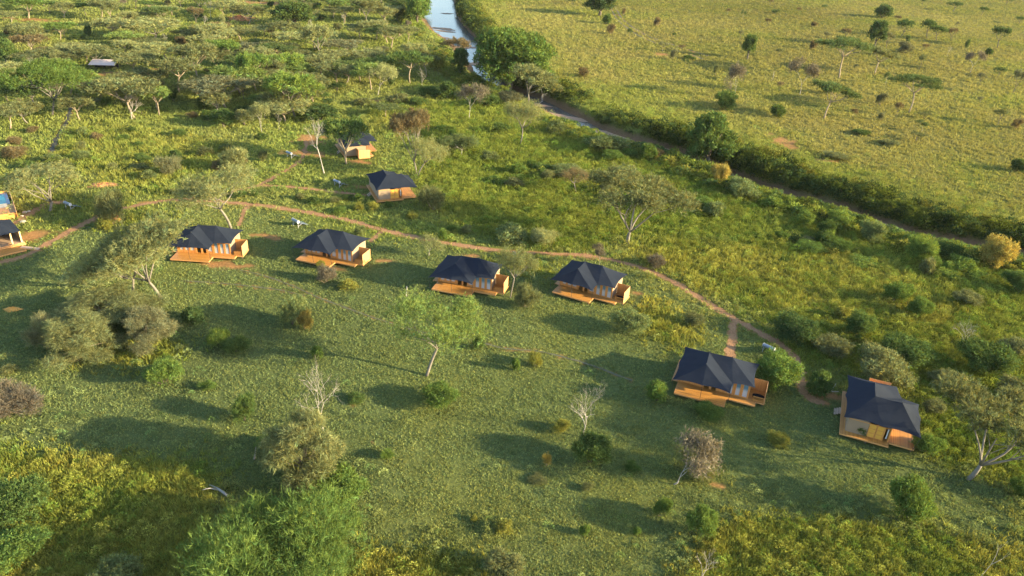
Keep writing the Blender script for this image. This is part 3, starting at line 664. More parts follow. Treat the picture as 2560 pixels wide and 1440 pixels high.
def acacia(kind, seed, H, Wd, nb, L, W, leafy=True, flat=0.13, base_h=0.42, limbs=5, pads=9, bark_='tan_bark', droop=0.0, thick=None, mode='spray', tw=1.0, hollow=.5, clump=7):
    """trunk dividing into rising limbs that carry flattish pads of leaf sprays"""
    random.seed(seed); st = rng.bit_generator.state
    mb = MB(); r0 = H * 0.017 * tw + 0.03; lean = Vector((random.uniform(-.12, .12) * H, random.uniform(-.12, .12) * H, base_h * H))
    top = lean; limb(mb, (0, 0, -.2), top, r0 * 1.25, r0 * .85, 0.06, 5, 8); lobes = []
    for i in range(limbs):
        a = 2 * math.pi * (i + random.uniform(-.3, .3)) / limbs; rr = Wd / 2 * random.uniform(.42, .68)
        e = Vector((math.cos(a) * rr + lean.x * .5, math.sin(a) * rr + lean.y * .5, H * random.uniform(.72, .86)))
        pts = limb(mb, top.lerp(Vector((0, 0, 0)), random.uniform(0, .12)), e, r0 * .62, r0 * .26, 0.12, 5, 6)
        for j in range(3):
            b = a + random.uniform(-.8, .8); r2 = Wd / 2 * random.uniform(.45, 1.0)
            q = Vector((math.cos(b) * r2 + lean.x * .5, math.sin(b) * r2 + lean.y * .5, H * random.uniform(.84, .97) - (r2 / (Wd / 2)) ** 2 * H * .10))
            limb(mb, pts[random.randint(2, 5)], q, r0 * .26, r0 * .09, 0.10, 3, 5)
            pr = Wd / 2 * random.uniform(.24, .42); lobes.append((q.x, q.y, q.z, pr, pr * random.uniform(.7, 1.1), (thick or flat) * H * random.uniform(.5, .9)))
    lobes.append((lean.x * .5, lean.y * .5, H * .93, Wd * .25, Wd * .25, flat * H * .7))
    tm = mb.mesh('trunk', MAT[bark_], True)
    cm = crown_mesh('crown', lobes, nb, L, W, mode=mode, droop=droop, hollow=hollow, clump=clump) if leafy else None
    return tm, cm, H, Wd
def dome_tree(seed, H, Wd, nb, L, W, bark_='dark_bark', base_h=0.25, nl=22, low=0.35, mode='leaf', hollow=.7, tw=1.3, clump=9):
    random.seed(seed); mb = MB(); r0 = H * 0.03 * tw + .06; top = Vector((random.uniform(-.05, .05) * H, 0, base_h * H)); limb(mb, (0, 0, -.2), top, r0 * 1.4, r0, .04, 4, 8); lobes = []
    for i in range(nl):
        a = i * 2.4 + random.uniform(-.3, .3); t = (i + .5) / nl; zz = low + (1 - low) * t; rr = math.sqrt(max(0, 1 - ((zz - .45) / .60) ** 2)) * Wd / 2 * random.uniform(.50, .84)
        pr = Wd * random.uniform(.12, .19); q = Vector((math.cos(a) * rr, math.sin(a) * rr, min(zz * H, H - pr * .5))); lobes.append((q.x, q.y, q.z, pr, pr, pr * random.uniform(.6, .9)))
        if i % 3 == 0: limb(mb, top, q, r0 * .5, r0 * .12, .12, 4, 5)
    return mb.mesh('trunk', MAT[bark_], True), crown_mesh('crown', lobes, nb, L, W, mode=mode, hollow=hollow, clump=clump), H, Wd
def bush(seed, H, Wd, nb, L, W, nl=9, mode='leaf', hollow=.45, bark_='dark_bark', up=.35, clump=7):
    random.seed(seed); mb = MB(); lobes = [(0, 0, H * .45, Wd * .33, Wd * .33, H * .5)]
    for i in range(nl):
        a = i * 2.4 + random.uniform(-.4, .4); rr = Wd / 2 * random.uniform(.35, .72); pr = Wd * random.uniform(.13, .24); z = H * random.uniform(.22, .72); lobes.append((math.cos(a) * rr, math.sin(a) * rr, z, pr, pr, pr * .85))
        if i % 2 == 0: limb(mb, (0, 0, -.1), (math.cos(a) * rr, math.sin(a) * rr, z), .06, .02, .15, 3, 5)
    return mb.mesh('stems', MAT[bark_], True), crown_mesh('crown', lobes, nb, L, W, mode=mode, hollow=hollow, up=up, clump=clump), H, Wd
def bare_tree(seed, H, Wd, bark_='dead_bark', depth=5, forks=2, thin=1.0, base_h=.35, twig_leaf=0):
    random.seed(seed); mb = MB(); r0 = (H * .013 + .03) * thin; tips = []
    def grow(p, d, L, r, k):
        q = p + d * L; pts = limb(mb, p, q, r, r * .62, .10, 3, 6 if k < 2 else 4)
        if k >= depth: tips.append(q); return
        nf = forks + (random.random() < .45)
        for i in range(nf):
            ax = Vector((random.gauss(0, 1), random.gauss(0, 1), random.gauss(0, .4))).normalized()
            nd = (d * .9 + ax * random.uniform(.55, 1.0)); nd.z = nd.z * .8 + .15; nd.normalize()
            grow(q if i < 2 else pts[2], nd, L * random.uniform(.66, .92), r * .60, k + 1)
    grow(Vector((0, 0, -.2)), Vector((random.uniform(-.15, .15), random.uniform(-.15, .15), 1)).normalized(), H * base_h, r0, 0)
    tz = max(v[2] for v in mb.v); mw = max(max(abs(v[0]), abs(v[1])) for v in mb.v); kz = H / tz; kw = Wd / 2 / mw
    mb.v = [(x * (kw if abs(z) > H * .1 else 1), y * (kw if abs(z) > H * .1 else 1), z * kz) for x, y, z in mb.v]
    cm = None
    if twig_leaf:
        T = np.array([(t.x * kw, t.y * kw, t.z * kz) for t in tips]); c = T[rng.integers(0, len(T), twig_leaf)] + rng.normal(size=(twig_leaf, 3)) * (.05 * Wd)
        D = rng.normal(size=(twig_leaf, 3)); D[:, 2] += .4; D /= np.linalg.norm(D, axis=1)[:, None]; tn = 1 + .25 * rng.normal(size=twig_leaf)
        V, _ = blades(c, D, np.full(twig_leaf, .05 * Wd + .2), np.full(twig_leaf, .015 * Wd), None); cm = tri_mesh('twigs', V, MAT['leaf'], np.clip(np.stack([tn] * 3, 1), .2, 2))
    return mb.mesh('trunk', MAT[bark_], True), cm, H, Wd

def feather(seed, H, Wd):
    random.seed(seed); mb = MB(); lobes = []
    limb(mb, (0, 0, -.2), (.3, .2, H * .3), .26, .2, .06, 4, 7)
    for i in range(17):
        t = (i + .5) / 17; a = i * 2.4 + random.uniform(-.5, .5); z = H * (.28 + .66 * t); rr = Wd / 2 * random.uniform(.35, .88) * math.sqrt(max(.05, 1 - (t * .92) ** 2)); pr = Wd * random.uniform(.12, .21)
        q = (math.cos(a) * rr, math.sin(a) * rr, z - rr * .12); limb(mb, (.3, .2, H * random.uniform(.18, .3)), q, .12, .03, .14, 4, 5); lobes.append((*q, pr, pr * random.uniform(.7, 1), H * random.uniform(.07, .12)))
    return mb.mesh('trunk', MAT['tan_bark'], True), crown_mesh('crown', lobes, 44000, .62, .055, mode='spray', hollow=.25, up=.12, droop=.18, clump=8, var=.45), H, Wd
PROTO = {}
def P_(k, *v): PROTO[k] = list(v)
# far kinds (bigger leaf sprays), near kinds (fine ones)
P_('umb', *[acacia('u', 100 + i, 10, 13, 5200, .75, .20, flat=.10, base_h=.5, limbs=5, bark_='tan_bark') for i in range(4)])
P_('aca', *[acacia('a', 200 + i, 9, 10, 5600, .70, .18, flat=.22, base_h=.36, limbs=6, thick=.26, bark_=('tan_bark', 'pale_bark')[i % 2]) for i in range(4)])
P_('flat', *[acacia('f', 300 + i, 11, 15, 11000, .55, .12, flat=.065, base_h=.55, limbs=6, bark_='tan_bark', clump=9) for i in range(2)])
P_('bigaca', *[acacia('b', 400 + i, 11, 17, 36000, .50, .10, flat=.20, base_h=.34, limbs=7, thick=.26, bark_='pale_bark', droop=.12, clump=9, hollow=.35) for i in range(3)])
P_('paleaca', *[acacia('p', 450 + i, 10, 13, 20000, .38, .075, flat=.26, base_h=.5, limbs=6, thick=.34, bark_='pale_bark', clump=6, hollow=.3) for i in range(2)])
P_('fork', *[acacia('k', 480 + i, 12, 14, 27000, .42, .10, flat=.12, base_h=.22, limbs=5, thick=.22, bark_='pale_bark', clump=8, tw=1.05, hollow=.4) for i in range(2)])
P_('fig', dome_tree(500, 17, 24, 30000, .75, .42, 'tan_bark', base_h=.26, nl=34, low=.26, tw=1.4), )
P_('dome', *[dome_tree(510 + i, 8, 9, 7000, .55, .26, 'dark_bark', nl=18, hollow=.6) for i in range(3)])
P_('small', *[acacia('s', 520 + i, 6, 6, 2600, .48, .15, flat=.24, base_h=.38, limbs=4, thick=.3, bark_='dark_bark') for i in range(3)])
P_('bush', *[bush(600 + i, 2.6, 4, 5200, .30, .12) for i in range(3)])
P_('nbush', *[bush(620 + i, 3.4, 5, 15000, .24, .085, nl=13, clump=8) for i in range(3)])
P_('abush', *[bush(650 + i, 3.0, 4.6, 8500, .42, .045, nl=9, mode='spray', hollow=.3, up=.5, bark_='tan_bark') for i in range(3)])
P_('weep', *[feather(680 + i, 8, 12) for i in range(3)])
P_('thread', bush(700, 5.0, 18, 52000, .62, .060, nl=30, mode='spray', hollow=.7, up=.45, clump=7))
P_('bare', *[bare_tree(800 + i, 7, 6, depth=6, base_h=.26) for i in range(4)])
P_('fine', *[bare_tree(820 + i, 7, 7, 'dead_bark', depth=6, thin=.8, twig_leaf=2600) for i in range(3)])
P_('snag', *[bare_tree(840 + i, 5, 3, depth=2, base_h=.6) for i in range(2)])
# tints (linear reflectance)
T_ = dict(thick=(.10, .155, .040), lone=(.165, .225, .062), sav=(.10, .14, .05), olive=(.160, .175, .074), pale=(.235, .25, .105), green=(.115, .175, .042), bright=(.16, .225, .05), dark=(.07, .11, .038), grey=(.165, .17, .09), brown=(.17, .135, .07), mauve=(.155, .135, .10), yel=(.235, .24, .055), och=(.29, .235, .065), dgreen=(.085, .13, .038), sea=(.145, .18, .07))
LOOK = dict(thick='green', lone='light green', sav='dusky green', olive='olive-green', pale='pale grey-green', green='green', bright='bright green', dark='very dark green', grey='grey-green', brown='reddish-brown', mauve='mauve-grey', yel='yellow-green', och='ochre-yellow', dgreen='deep green', sea='bluish green')
KIND = {'umb': ('acacia_tree', 'flat-topped acacia', 'tree'), 'aca': ('acacia_tree', 'spreading acacia', 'tree'), 'flat': ('umbrella_thorn', 'umbrella thorn tree', 'tree'), 'bigaca': ('acacia_tree', 'big feathery acacia', 'tree'), 'paleaca': ('acacia_tree', 'airy acacia with pale trunk', 'tree'), 'fork': ('acacia_tree', 'forked pale-limbed acacia', 'tree'), 'fig': ('fig_tree', 'huge leafy fig tree', 'tree'), 'dome': ('broadleaf_tree', 'dense round-crowned tree', 'tree'), 'small': ('thorn_tree', 'small thorn tree', 'tree'), 'bush': ('bush', 'leafy bush', 'bush'), 'nbush': ('bush', 'leafy bush', 'bush'), 'abush': ('bush', 'twiggy bush', 'bush'), 'weep': ('acacia_tree', 'drooping feathery acacia', 'tree'), 'thread': ('bush', 'sprawling tangled thicket bush', 'bush'), 'bare': ('bare_tree', 'leafless bleached tree', 'dead tree'), 'fine': ('bare_tree', 'leafless finely twigged tree', 'dead tree'), 'snag': ('dead_snag', 'broken dead snag', 'dead tree')}
PLANTS = []   # (object, kind, tint, u, v, hpx, label)
def plant(kind, u, v, hp, wp, tint='olive', du=0, label=None, var=None, group=None):
    rnd = random.Random(int(u * 7 + v * 13)); p = at(u, v); s = pxm(p); cd = cosd(p); h = hp / (s * cd) if cd > .1 else hp / s; wd = wp / s
    if kind in ('bush', 'nbush', 'abush', 'thread', 'weep'): h = max(0.5, (hp / s - wd * .35 * math.sqrt(1 - cd * cd)) / cd)
    elif kind in ('dome', 'fig', 'umb', 'aca', 'bigaca', 'paleaca', 'fork', 'flat', 'small'): h = max(1.2, (hp / s - wd * .25 * math.sqrt(1 - cd * cd)) / cd)
    vs = PROTO[kind]; k = (rnd.randrange(len(vs)) if var is None else var) % len(vs); tm, cm, H, Wd = vs[k]
    nm, ph, cat = KIND[kind]; o = empty(nm, p)
    if kind in ('bare', 'fine', 'snag'): rz = rnd.uniform(0, 6.28)
    else: rz = rnd.uniform(0, 6.28)
    tilt = math.atan2(du, hp); m = Matrix.Rotation(tilt, 3, 'Y') @ Matrix.Rotation(rz, 3, 'Z'); o.rotation_euler = m.to_euler()
    o.scale = (wd / Wd, wd / Wd, h / H)
    t = link('stems' if 'bush' in nm else 'trunk', tm, o)
    if cm is not None:
        c = link('twigs' if kind in ('fine',) else 'crown', cm, o); j = rnd.uniform(.86, 1.14)
        tc = T_[tint]; c.color = (tc[0] * j, tc[1] * j, tc[2] * j, 1)
    o['category'] = cat
    g = {'tree': 'trees of the savanna', 'bush': 'bushes of the savanna', 'dead tree': 'leafless trees of the savanna'}[cat]
    o['group'] = g
    PLANTS.append([o, kind, tint, u, v, hp, label]); return o
L_ = [  # kind, base u, base v, height px, crown width px, tint, crown shift px
 # --- upper left woodland
 ('aca',72,46,48,78,'green'),('small',125,32,26,50,'dark'),('umb',254,46,44,62,'olive'),('umb',218,40,32,62,'dgreen'),('umb',372,27,24,52,'dgreen'),('bare',527,45,46,34,'grey'),('fine',308,24,26,24,'mauve'),
 ('umb',150,102,44,70,'green'),('umb',106,96,26,110,'pale'),('bush',222,90,26,20,'dark'),('umb',366,62,30,84,'olive'),('aca',380,104,52,130,'pale'),('small',490,58,34,42,'brown'),('bush',460,80,12,24,'dark'),('aca',548,92,32,54,'brown'),('bush',453,114,24,32,'brown'),
 ('dome',734,66,56,104,'dgreen'),('bare',789,38,22,18,'grey'),('umb',770,36,28,52,'olive'),('bush',806,52,16,22,'dark'),('aca',822,24,30,58,'olive'),('aca',803,148,74,76,'pale'),('umb',565,172,70,100,'green'),('aca',494,198,80,104,'olive'),
 ('umb',448,231,84,124,'olive'),('umb',345,126,34,132,'olive'),('umb',336,192,56,122,'olive'),('umb',650,152,42,134,'grey'),('aca',641,226,84,66,'green'),('aca',716,200,60,84,'bright'),('umb',118,166,42,140,'olive'),('aca',182,140,30,90,'pale'),('aca',80,134,42,78,'brown'),('dome',20,164,62,52,'dgreen'),
 ('bigaca',130,290,124,184,'green'),('umb',337,296,92,152,'olive'),('bare',330,298,70,62,'grey'),('bush',510,276,34,32,'dark'),('bush',268,268,28,26,'dgreen'),('bush',212,262,20,34,'dgreen'),('umb',565,270,76,168,'grey'),('aca',739,294,98,120,'bright'),('fine',655,332,68,66,'pale'),('bare',698,324,46,20,'grey'),
 ('dome',800,302,40,96,'dark'),('small',386,250,34,26,'dark'),('bare',810,433,134,96,'brown',-22),('abush',424,434,50,62,'grey'),('bush',440,398,26,34,'dark'),('abush',588,428,66,74,'pale'),('fork',124,528,112,168,'pale',-20),('abush',36,398,40,70,'brown'),('abush',40,362,24,44,'brown'),
 ('paleaca',577,571,138,190,'pale',-30),('dome',10,232,34,44,'dark'),('dome',560,318,44,66,'dgreen'),('dome',612,312,36,56,'olive'),('bush',520,300,26,36,'dgreen'),('umb',700,232,54,86,'olive'),('umb',760,228,46,104,'olive'),('umb',690,150,44,96,'olive'),('aca',250,160,42,90,'olive'),
 ('umb',30,60,30,60,'olive'),('umb',300,70,28,80,'olive'),('umb',430,40,24,60,'pale'),('umb',600,100,30,90,'olive'),('aca',520,130,40,80,'pale'),('umb',420,150,36,100,'olive'),('umb',730,120,40,100,'pale'),('umb',60,200,40,100,'olive'),('umb',250,240,40,110,'olive'),('aca',200,300,56,80,'olive'),('umb',520,235,44,110,'olive'),('small',610,250,50,52,'pale'),('aca',690,290,56,66,'olive'),('umb',470,105,30,80,'olive'),('aca',160,46,34,46,'olive'),('umb',660,90,26,80,'pale'),
 # --- upper middle, camp side of the river
 ('dome',994,54,42,46,'dgreen'),('dome',1044,62,66,64,'green'),('bare',860,66,34,24,'grey'),('umb',862,60,40,52,'olive'),('aca',918,62,58,66,'olive'),('umb',900,98,34,94,'olive'),('umb',978,122,52,84,'olive'),('umb',1018,108,40,56,'olive'),('umb',870,140,40,104,'grey'),('bare',887,166,50,34,'mauve'),('bare',917,152,36,38,'mauve'),('bare',942,148,32,18,'mauve'),
 ('umb',1025,208,76,102,'dgreen'),('umb',1066,192,56,70,'olive'),('small',989,196,40,14,'dark'),('fine',944,238,78,86,'pale',14),('bush',978,216,34,20,'dark'),('aca',1140,152,50,60,'brown'),('dome',1150,188,62,44,'dgreen'),('bush',1092,176,44,44,'yel'),('fig',1270,228,146,206,'green',8),
 ('aca',1322,264,86,112,'olive',18),('snag',1345,262,36,44,'mauve',40),('fine',1173,298,82,80,'mauve'),('fork',1042,437,150,98,'brown',-22),('paleaca',1044,442,90,92,'pale',22),('paleaca',1300,360,96,94,'pale'),('snag',1153,388,26,44,'mauve'),('abush',1150,378,50,92,'sea'),('umb',965,292,32,74,'sea'),('bush',1390,334,40,56,'sea'),
 ('nbush',1515,378,52,104,'sea'),('bush',1645,398,28,36,'brown'),('bush',1620,400,44,46,'green'),('bush',1570,392,26,50,'green'),('paleaca',1440,480,54,72,'brown'),('bush',1120,246,44,50,'dgreen'),('bush',1075,240,30,60,'dgreen'),('dome',1050,30,40,56,'green'),
 ('nbush',1212,268,40,64,'dgreen'),('nbush',1275,262,40,70,'grey'),('bush',1060,160,36,44,'olive'),('bush',1000,255,26,60,'olive'),('bush',1045,262,24,50,'dgreen'),('bush',905,262,20,44,'olive'),('umb',840,210,54,110,'olive'),('umb',900,205,46,96,'olive'),('aca',960,180,34,54,'olive'),('umb',845,170,44,90,'pale'),('umb',930,30,26,60,'olive'),('umb',1000,90,26,60,'olive'),
 ('aca',866,410,106,112,'dgreen'),
 # --- right plain
 ('small',1427,12,14,18,'dark'),('dome',1498,40,50,78,'dark'),('bush',1516,60,24,26,'dgreen'),('bush',1458,192,24,30,'brown'),('small',1925,14,14,14,'brown'),('bush',2206,44,36,50,'dark'),('dome',1868,147,56,36,'dgreen'),('small',2110,98,24,20,'brown'),('dome',2184,120,62,46,'dark'),('small',2251,93,38,38,'dark'),('small',2318,95,38,36,'dark'),('small',2342,102,32,36,'dgreen'),('small',2377,102,28,26,'brown'),('small',2493,120,46,40,'dark'),('small',2383,28,20,32,'dark'),('small',2514,12,16,26,'dark'),('small',2452,40,20,20,'dgreen'),
 ('small',2217,120,34,30,'grey'),('bush',2262,132,28,38,'grey'),('small',2312,130,18,16,'brown'),('bare',2368,140,26,18,'brown'),('fine',2426,182,50,46,'mauve'),('bush',2469,138,18,22,'dgreen'),('small',2450,214,28,22,'grey'),('small',2530,238,56,30,'grey'),('flat',2098,194,98,118,'sav'),('umb',2187,184,62,82,'olive',12),('flat',2272,281,94,112,'sav'),('umb',2060,298,90,112,'sav',22),('fine',1999,237,84,76,'mauve'),('snag',1928,204,30,16,'brown',10),('fine',1838,243,78,62,'mauve'),('nbush',1813,276,54,56,'dgreen'),('bush',1942,292,32,44,'dgreen'),
 ('dome',1774,412,138,116,'dgreen',-20),('nbush',1797,458,54,50,'och'),('nbush',1855,490,52,84,'sea'),('abush',2093,396,20,76,'olive'),('bush',2220,362,16,50,'olive'),('small',2290,352,20,40,'olive'),('bush',2542,428,36,44,'dark'),('fine',2130,294,22,24,'brown'),('bush',2150,335,16,50,'dgreen'),('small',2240,55,14,16,'brown'),('small',2548,60,16,20,'dark'),('bush',1722,148,12,34,'dgreen'),
 # --- left and lower left
 ('bigaca',403,747,180,262,'olive',-92,'big feathery acacia with leaning pale trunk, left of the leftmost tent'),('bigaca',330,736,130,230,'pale',-30),('weep',268,812,116,270,'olive',-10),('weep',200,890,126,190,'olive',16),('weep',372,858,104,150,'grey',14),('nbush',330,830,66,74,'dark'),('abush',120,868,86,92,'grey'),('nbush',548,866,50,60,'bright'),('nbush',590,880,44,70,'dgreen'),('nbush',732,812,82,74,'sea'),('abush',762,822,50,46,'och'),('nbush',413,960,78,86,'green'),('bush',795,896,36,34,'green'),('abush',282,560,92,84,'olive'),('bush',262,575,38,44,'yel'),('abush',815,706,46,54,'mauve'),('nbush',802,672,26,22,'yel'),
 ('bush',900,592,30,32,'sea'),('bush',486,806,46,66,'dark'),('bush',1105,600,30,30,'green'),('fine',1072,640,46,72,'pale'),('abush',1082,524,64,84,'olive'),('bush',1278,600,50,94,'sea'),('abush',1356,612,50,84,'pale'),('fork',1570,608,170,236,'olive',26),('fine',1499,664,50,42,'mauve'),('abush',1640,668,36,60,'mauve'),('bush',870,722,30,54,'yel'),
 ('paleaca',1276,744,110,96,'olive',12),('abush',1316,768,64,66,'olive'),('nbush',1572,832,70,100,'sea'),('nbush',1735,812,34,56,'olive'),('bush',1195,872,36,32,'dgreen'),('bush',1290,926,34,26,'green'),('abush',1337,914,40,42,'yel'),('paleaca',1066,940,176,224,'lone',14,'airy light green acacia with single white trunk, alone in the lower middle'),('bush',1640,1002,58,62,'green'),('snag',1020,742,22,14,'grey'),
 # --- riverside and right
 ('nbush',2176,606,62,62,'sea'),('nbush',2296,654,70,80,'bright'),('nbush',2366,644,44,72,'dgreen'),('nbush',2482,668,88,88,'och'),('bush',2010,562,36,54,'bright'),('bush',1782,540,40,60,'sea'),('bush',2098,566,44,66,'bright'),('bush',1930,520,36,58,'bright'),('nbush',2066,590,46,60,'dgreen'),('nbush',2234,756,64,72,'green'),('nbush',2294,790,54,64,'green'),('bush',2102,796,36,44,'yel'),('nbush',2142,840,70,76,'dgreen'),('nbush',1985,850,72,120,'dark'),('bare',2404,872,86,80,'grey'),
 ('nbush',2200,948,96,146,'olive'),('nbush',2262,902,70,130,'dgreen'),('nbush',1936,962,92,126,'green',0,'round bright green bush between the end of the path bend and the nearest tent'),('bush',2046,982,66,70,'dgreen'),('nbush',2460,930,90,140,'dgreen'),('nbush',2530,890,60,90,'olive'),('nbush',2540,730,64,84,'dgreen'),('nbush',2416,760,40,70,'olive'),('nbush',2080,880,50,100,'olive'),('nbush',2540,1010,80,120,'olive'),('nbush',2360,960,50,80,'olive'),('nbush',2330,1030,40,60,'olive'),
 ('nbush',1760,520,36,64,'green'),('nbush',1660,500,34,60,'green'),('nbush',1530,400,30,60,'green'),('nbush',1420,440,36,90,'sea'),('bush',1250,330,30,50,'dgreen'),('bush',1225,400,24,50,'sea'),
 # --- bottom
 ('abush',48,1030,86,140,'mauve'),('nbush',612,1052,76,66,'dgreen'),('bare',808,1076,172,140,'grey',-20),('weep',752,1204,196,226,'olive',4,'tall drooping feathery acacia standing behind the white dead tree'),('nbush',846,1250,94,150,'green'),('thread',700,1460,205,460,'thick',0,'huge tangled green thicket at the bottom edge left of centre'),('nbush',1100,1010,62,96,'green'),('bare',1455,1092,140,96,'grey',26),('nbush',1478,1156,84,104,'dgreen'),('abush',1405,1076,36,50,'yel'),('fine',1684,1210,120,160,'mauve',30),('abush',1730,1190,80,110,'olive',10),
 ('nbush',1750,1340,84,78,'green'),('nbush',1652,1290,56,46,'green'),('abush',1366,1164,36,26,'och'),('nbush',1258,1440,72,106,'olive'),('nbush',2266,1290,118,124,'green'),('fork',2420,1198,226,290,'olive',34),('nbush',2310,1130,60,76,'green'),('nbush',2142,1082,44,54,'green'),('bare',1742,1470,92,80,'grey',12),('snag',2445,1450,100,44,'grey',24),('nbush',60,1290,110,150,'dgreen'),('nbush',30,1400,90,170,'green'),('nbush',300,1470,90,130,'sea'),('nbush',1768,1040,40,80,'green'),('bush',1186,1302,18,20,'yel'),('bush',1462,1336,30,28,'green'),('bush',1592,1336,24,22,'green'),('nbush',2550,1240,60,70,'green'),('nbush',1945,1110,36,60,'yel'),('bush',890,1000,24,50,'dgreen'),('nbush',200,900,50,60,'grey'),
]
for e in L_:
    plant(*e[:6], du=e[6] if len(e) > 6 else 0, label=e[7] if len(e) > 7 else None)
# more of the woodland between the listed trees
taken = [(e[1], e[2]) for e in L_]
def scatter(n, poly, kinds, tints, hs, ws, gap, clus=0.0):
    us = [p[0] for p in poly]; vs = [p[1] for p in poly]; c = 0; tries = 0
    while c < n and tries < n * 60:
        tries += 1; u = random.uniform(min(us), max(us)); v = random.uniform(min(vs), max(vs))
        if c and random.random() < clus: u, v = taken[-1][0] + random.gauss(0, 26), taken[-1][1] + random.gauss(0, 9)
        if not inside(np.array([float(u)]), np.array([float(v)]), poly)[0]: continue
        if any(abs(u - a) < gap and abs(v - b) < gap * .5 for a, b in taken): continue
        p = at(u, v)
        if float(bare(np.array([p.x]), np.array([p.y]))[0]) > .1: continue
        d, s, wv = seg_dist(np.array([p.x]), np.array([p.y]), RIV, RW)
        if d[0] < wv[0] + 5: continue
        k = 0.55 + 0.55 * (v / 400.0); h = random.uniform(*hs) * k; w_ = random.uniform(*ws) * k
        plant(random.choice(kinds), u, v, h, w_, random.choice(tints)); taken.append((u, v)); c += 1
WOOD = [(0, -20), (1040, -20), (1030, 60), (1080, 130), (1120, 230), (1000, 240), (880, 250), (700, 330), (520, 300), (200, 290), (0, 330)]
scatter(92, WOOD, ['umb', 'aca', 'aca'], ['olive', 'olive', 'pale', 'pale', 'lone', 'sav'], (40, 74), (70, 130), 24)
scatter(20, WOOD, ['fine', 'bare'], ['mauve', 'pale'], (36, 60), (30, 50), 26)
scatter(70, WOOD, ['bush', 'abush', 'small'], ['dgreen', 'dark', 'olive', 'brown', 'grey'], (18, 32), (26, 50), 18)
scatter(22, [(0, 330), (180, 300), (560, 330), (720, 340), (700, 400), (600, 440), (420, 460), (0, 450)], ['bush', 'abush'], ['dgreen', 'olive', 'sea', 'brown'], (16, 26), (24, 44), 30)
scatter(48, [(1450, -10), (2560, -10), (2560, 330), (2300, 340), (1900, 230), (1500, 100)], ['abush', 'small', 'fine', 'small'], ['sav', 'olive', 'brown', 'grey'], (16, 40), (14, 34), 30)
scatter(44, [(1060, 270), (1230, 280), (1400, 360), (1640, 420), (1900, 520), (2200, 620), (2560, 700), (2560, 760), (2300, 690), (1900, 610), (1560, 590), (1300, 570), (1160, 470)], ['nbush', 'bush', 'bush'], ['green', 'bright', 'olive', 'green', 'dgreen'], (14, 30), (22, 56), 14, clus=.6)
scatter(14, [(0, 900), (560, 880), (900, 960), (1400, 1180), (1700, 1150), (2300, 1180), (2300, 1270), (1700, 1330), (900, 1330), (560, 1150), (0, 1060)], ['abush', 'bush', 'abush'], ['olive', 'yel', 'green'], (8, 15), (14, 26), 40)
scatter(16, [(620, 480), (950, 500), (1180, 580), (1160, 600), (950, 550), (640, 500), (440, 480), (330, 490)], ['bush', 'abush'], ['green', 'olive', 'yel', 'dgreen'], (12, 20), (16, 30), 28)

# labels that single each plant out: look + position against a landmark, counted outward when several share it
MARKS = [('the leftmost tent', 535, 610), ('the grey-bush tent', 830, 620), ('the pale-tree tent', 1165, 690), ('the tent below the path bend', 1475, 705), ('the tent with the round bush', 1795, 945), ('the lower right end-on tent', 2205, 1030), ('the end-on tent by the middle path', 975, 470), ('the plank shower tent', 890, 380), ('the dining tent', 25, 590), ('the red earth mound', 258, 462), ('the ochre mound', 30, 770), ('the ditch', 150, 330), ('the metal roofed shelter', 262, 160), ('the big fig tree', 1285, 150), ('the river mouth at the top', 1100, 30), ('the river bend', 1150, 100), ('the twisted riverside tree', 1765, 330), ('the sandy clearing', 1957, 352), ('the lone round dark bush', 2206, 30), ('the left umbrella thorn', 2100, 120), ('the right umbrella thorn', 2280, 220), ('the wheel tracks', 1600, 85), ('the path fork', 1835, 800), ('the white-limbed acacia', 1590, 530), ('the white dead tree', 790, 990), ('the gnarled dead tree', 1465, 1030), ('the tangled thicket at the bottom', 690, 1330), ('the lone acacia on the lawn', 1070, 850), ('the bare tree by the courtyard', 800, 350), ('the top left corner', 20, 10), ('the bottom right corner', 2540, 1420), ('the bottom left corner', 20, 1420), ('the top right corner', 2540, 10), ('the tall leaning bleached fork', 335, 265), ('the lower river reach', 2300, 600), ('the middle river reach', 1600, 365), ('the forked acacia at the right edge', 2430, 1100), ('the brown-topped tree', 1030, 370), ('the middle of the woodland', 560, 150), ('the upper woodland', 420, 40), ('the woodland by the river', 900, 110), ('the red bank at the top', 660, 12)]
ORD = ['', 'second', 'third', 'fourth', 'fifth', 'sixth', 'seventh', 'eighth', 'ninth', 'tenth', 'eleventh', 'twelfth', 'thirteenth', 'fourteenth', 'fifteenth']
buckets = {}
for rec in PLANTS:
    o, kind, tint, u, v, hp, lb = rec
    if lb: o['label'] = lb; continue
    m = min(MARKS, key=lambda q: (q[1] - u) ** 2 + ((q[2] - v) * 1.6) ** 2); dx, dy = u - m[1], (v - m[2]) * 1.6
    dr = ('right of' if dx > 0 else 'left of') if abs(dx) > abs(dy) else ('in front of' if dy > 0 else 'behind')
    sz = ''
    ph = (LOOK[tint] + ' ' if kind not in ('bare', 'fine', 'snag') else '') + KIND[kind][1]
    buckets.setdefault((ph, dr, m[0]), []).append((math.hypot(dx, dy), rec))
for (ph, dr, mk_), L in buckets.items():
    L.sort(key=lambda q: q[0])
    for i, (_, rec) in enumerate(L):
        rec[0]['label'] = ('%s %s %s' % (ph, dr, mk_)) if len(L) == 1 else ('nearest ' if i == 0 else ORD[i] + ' nearest ') + '%s %s %s' % (ph, dr, mk_)

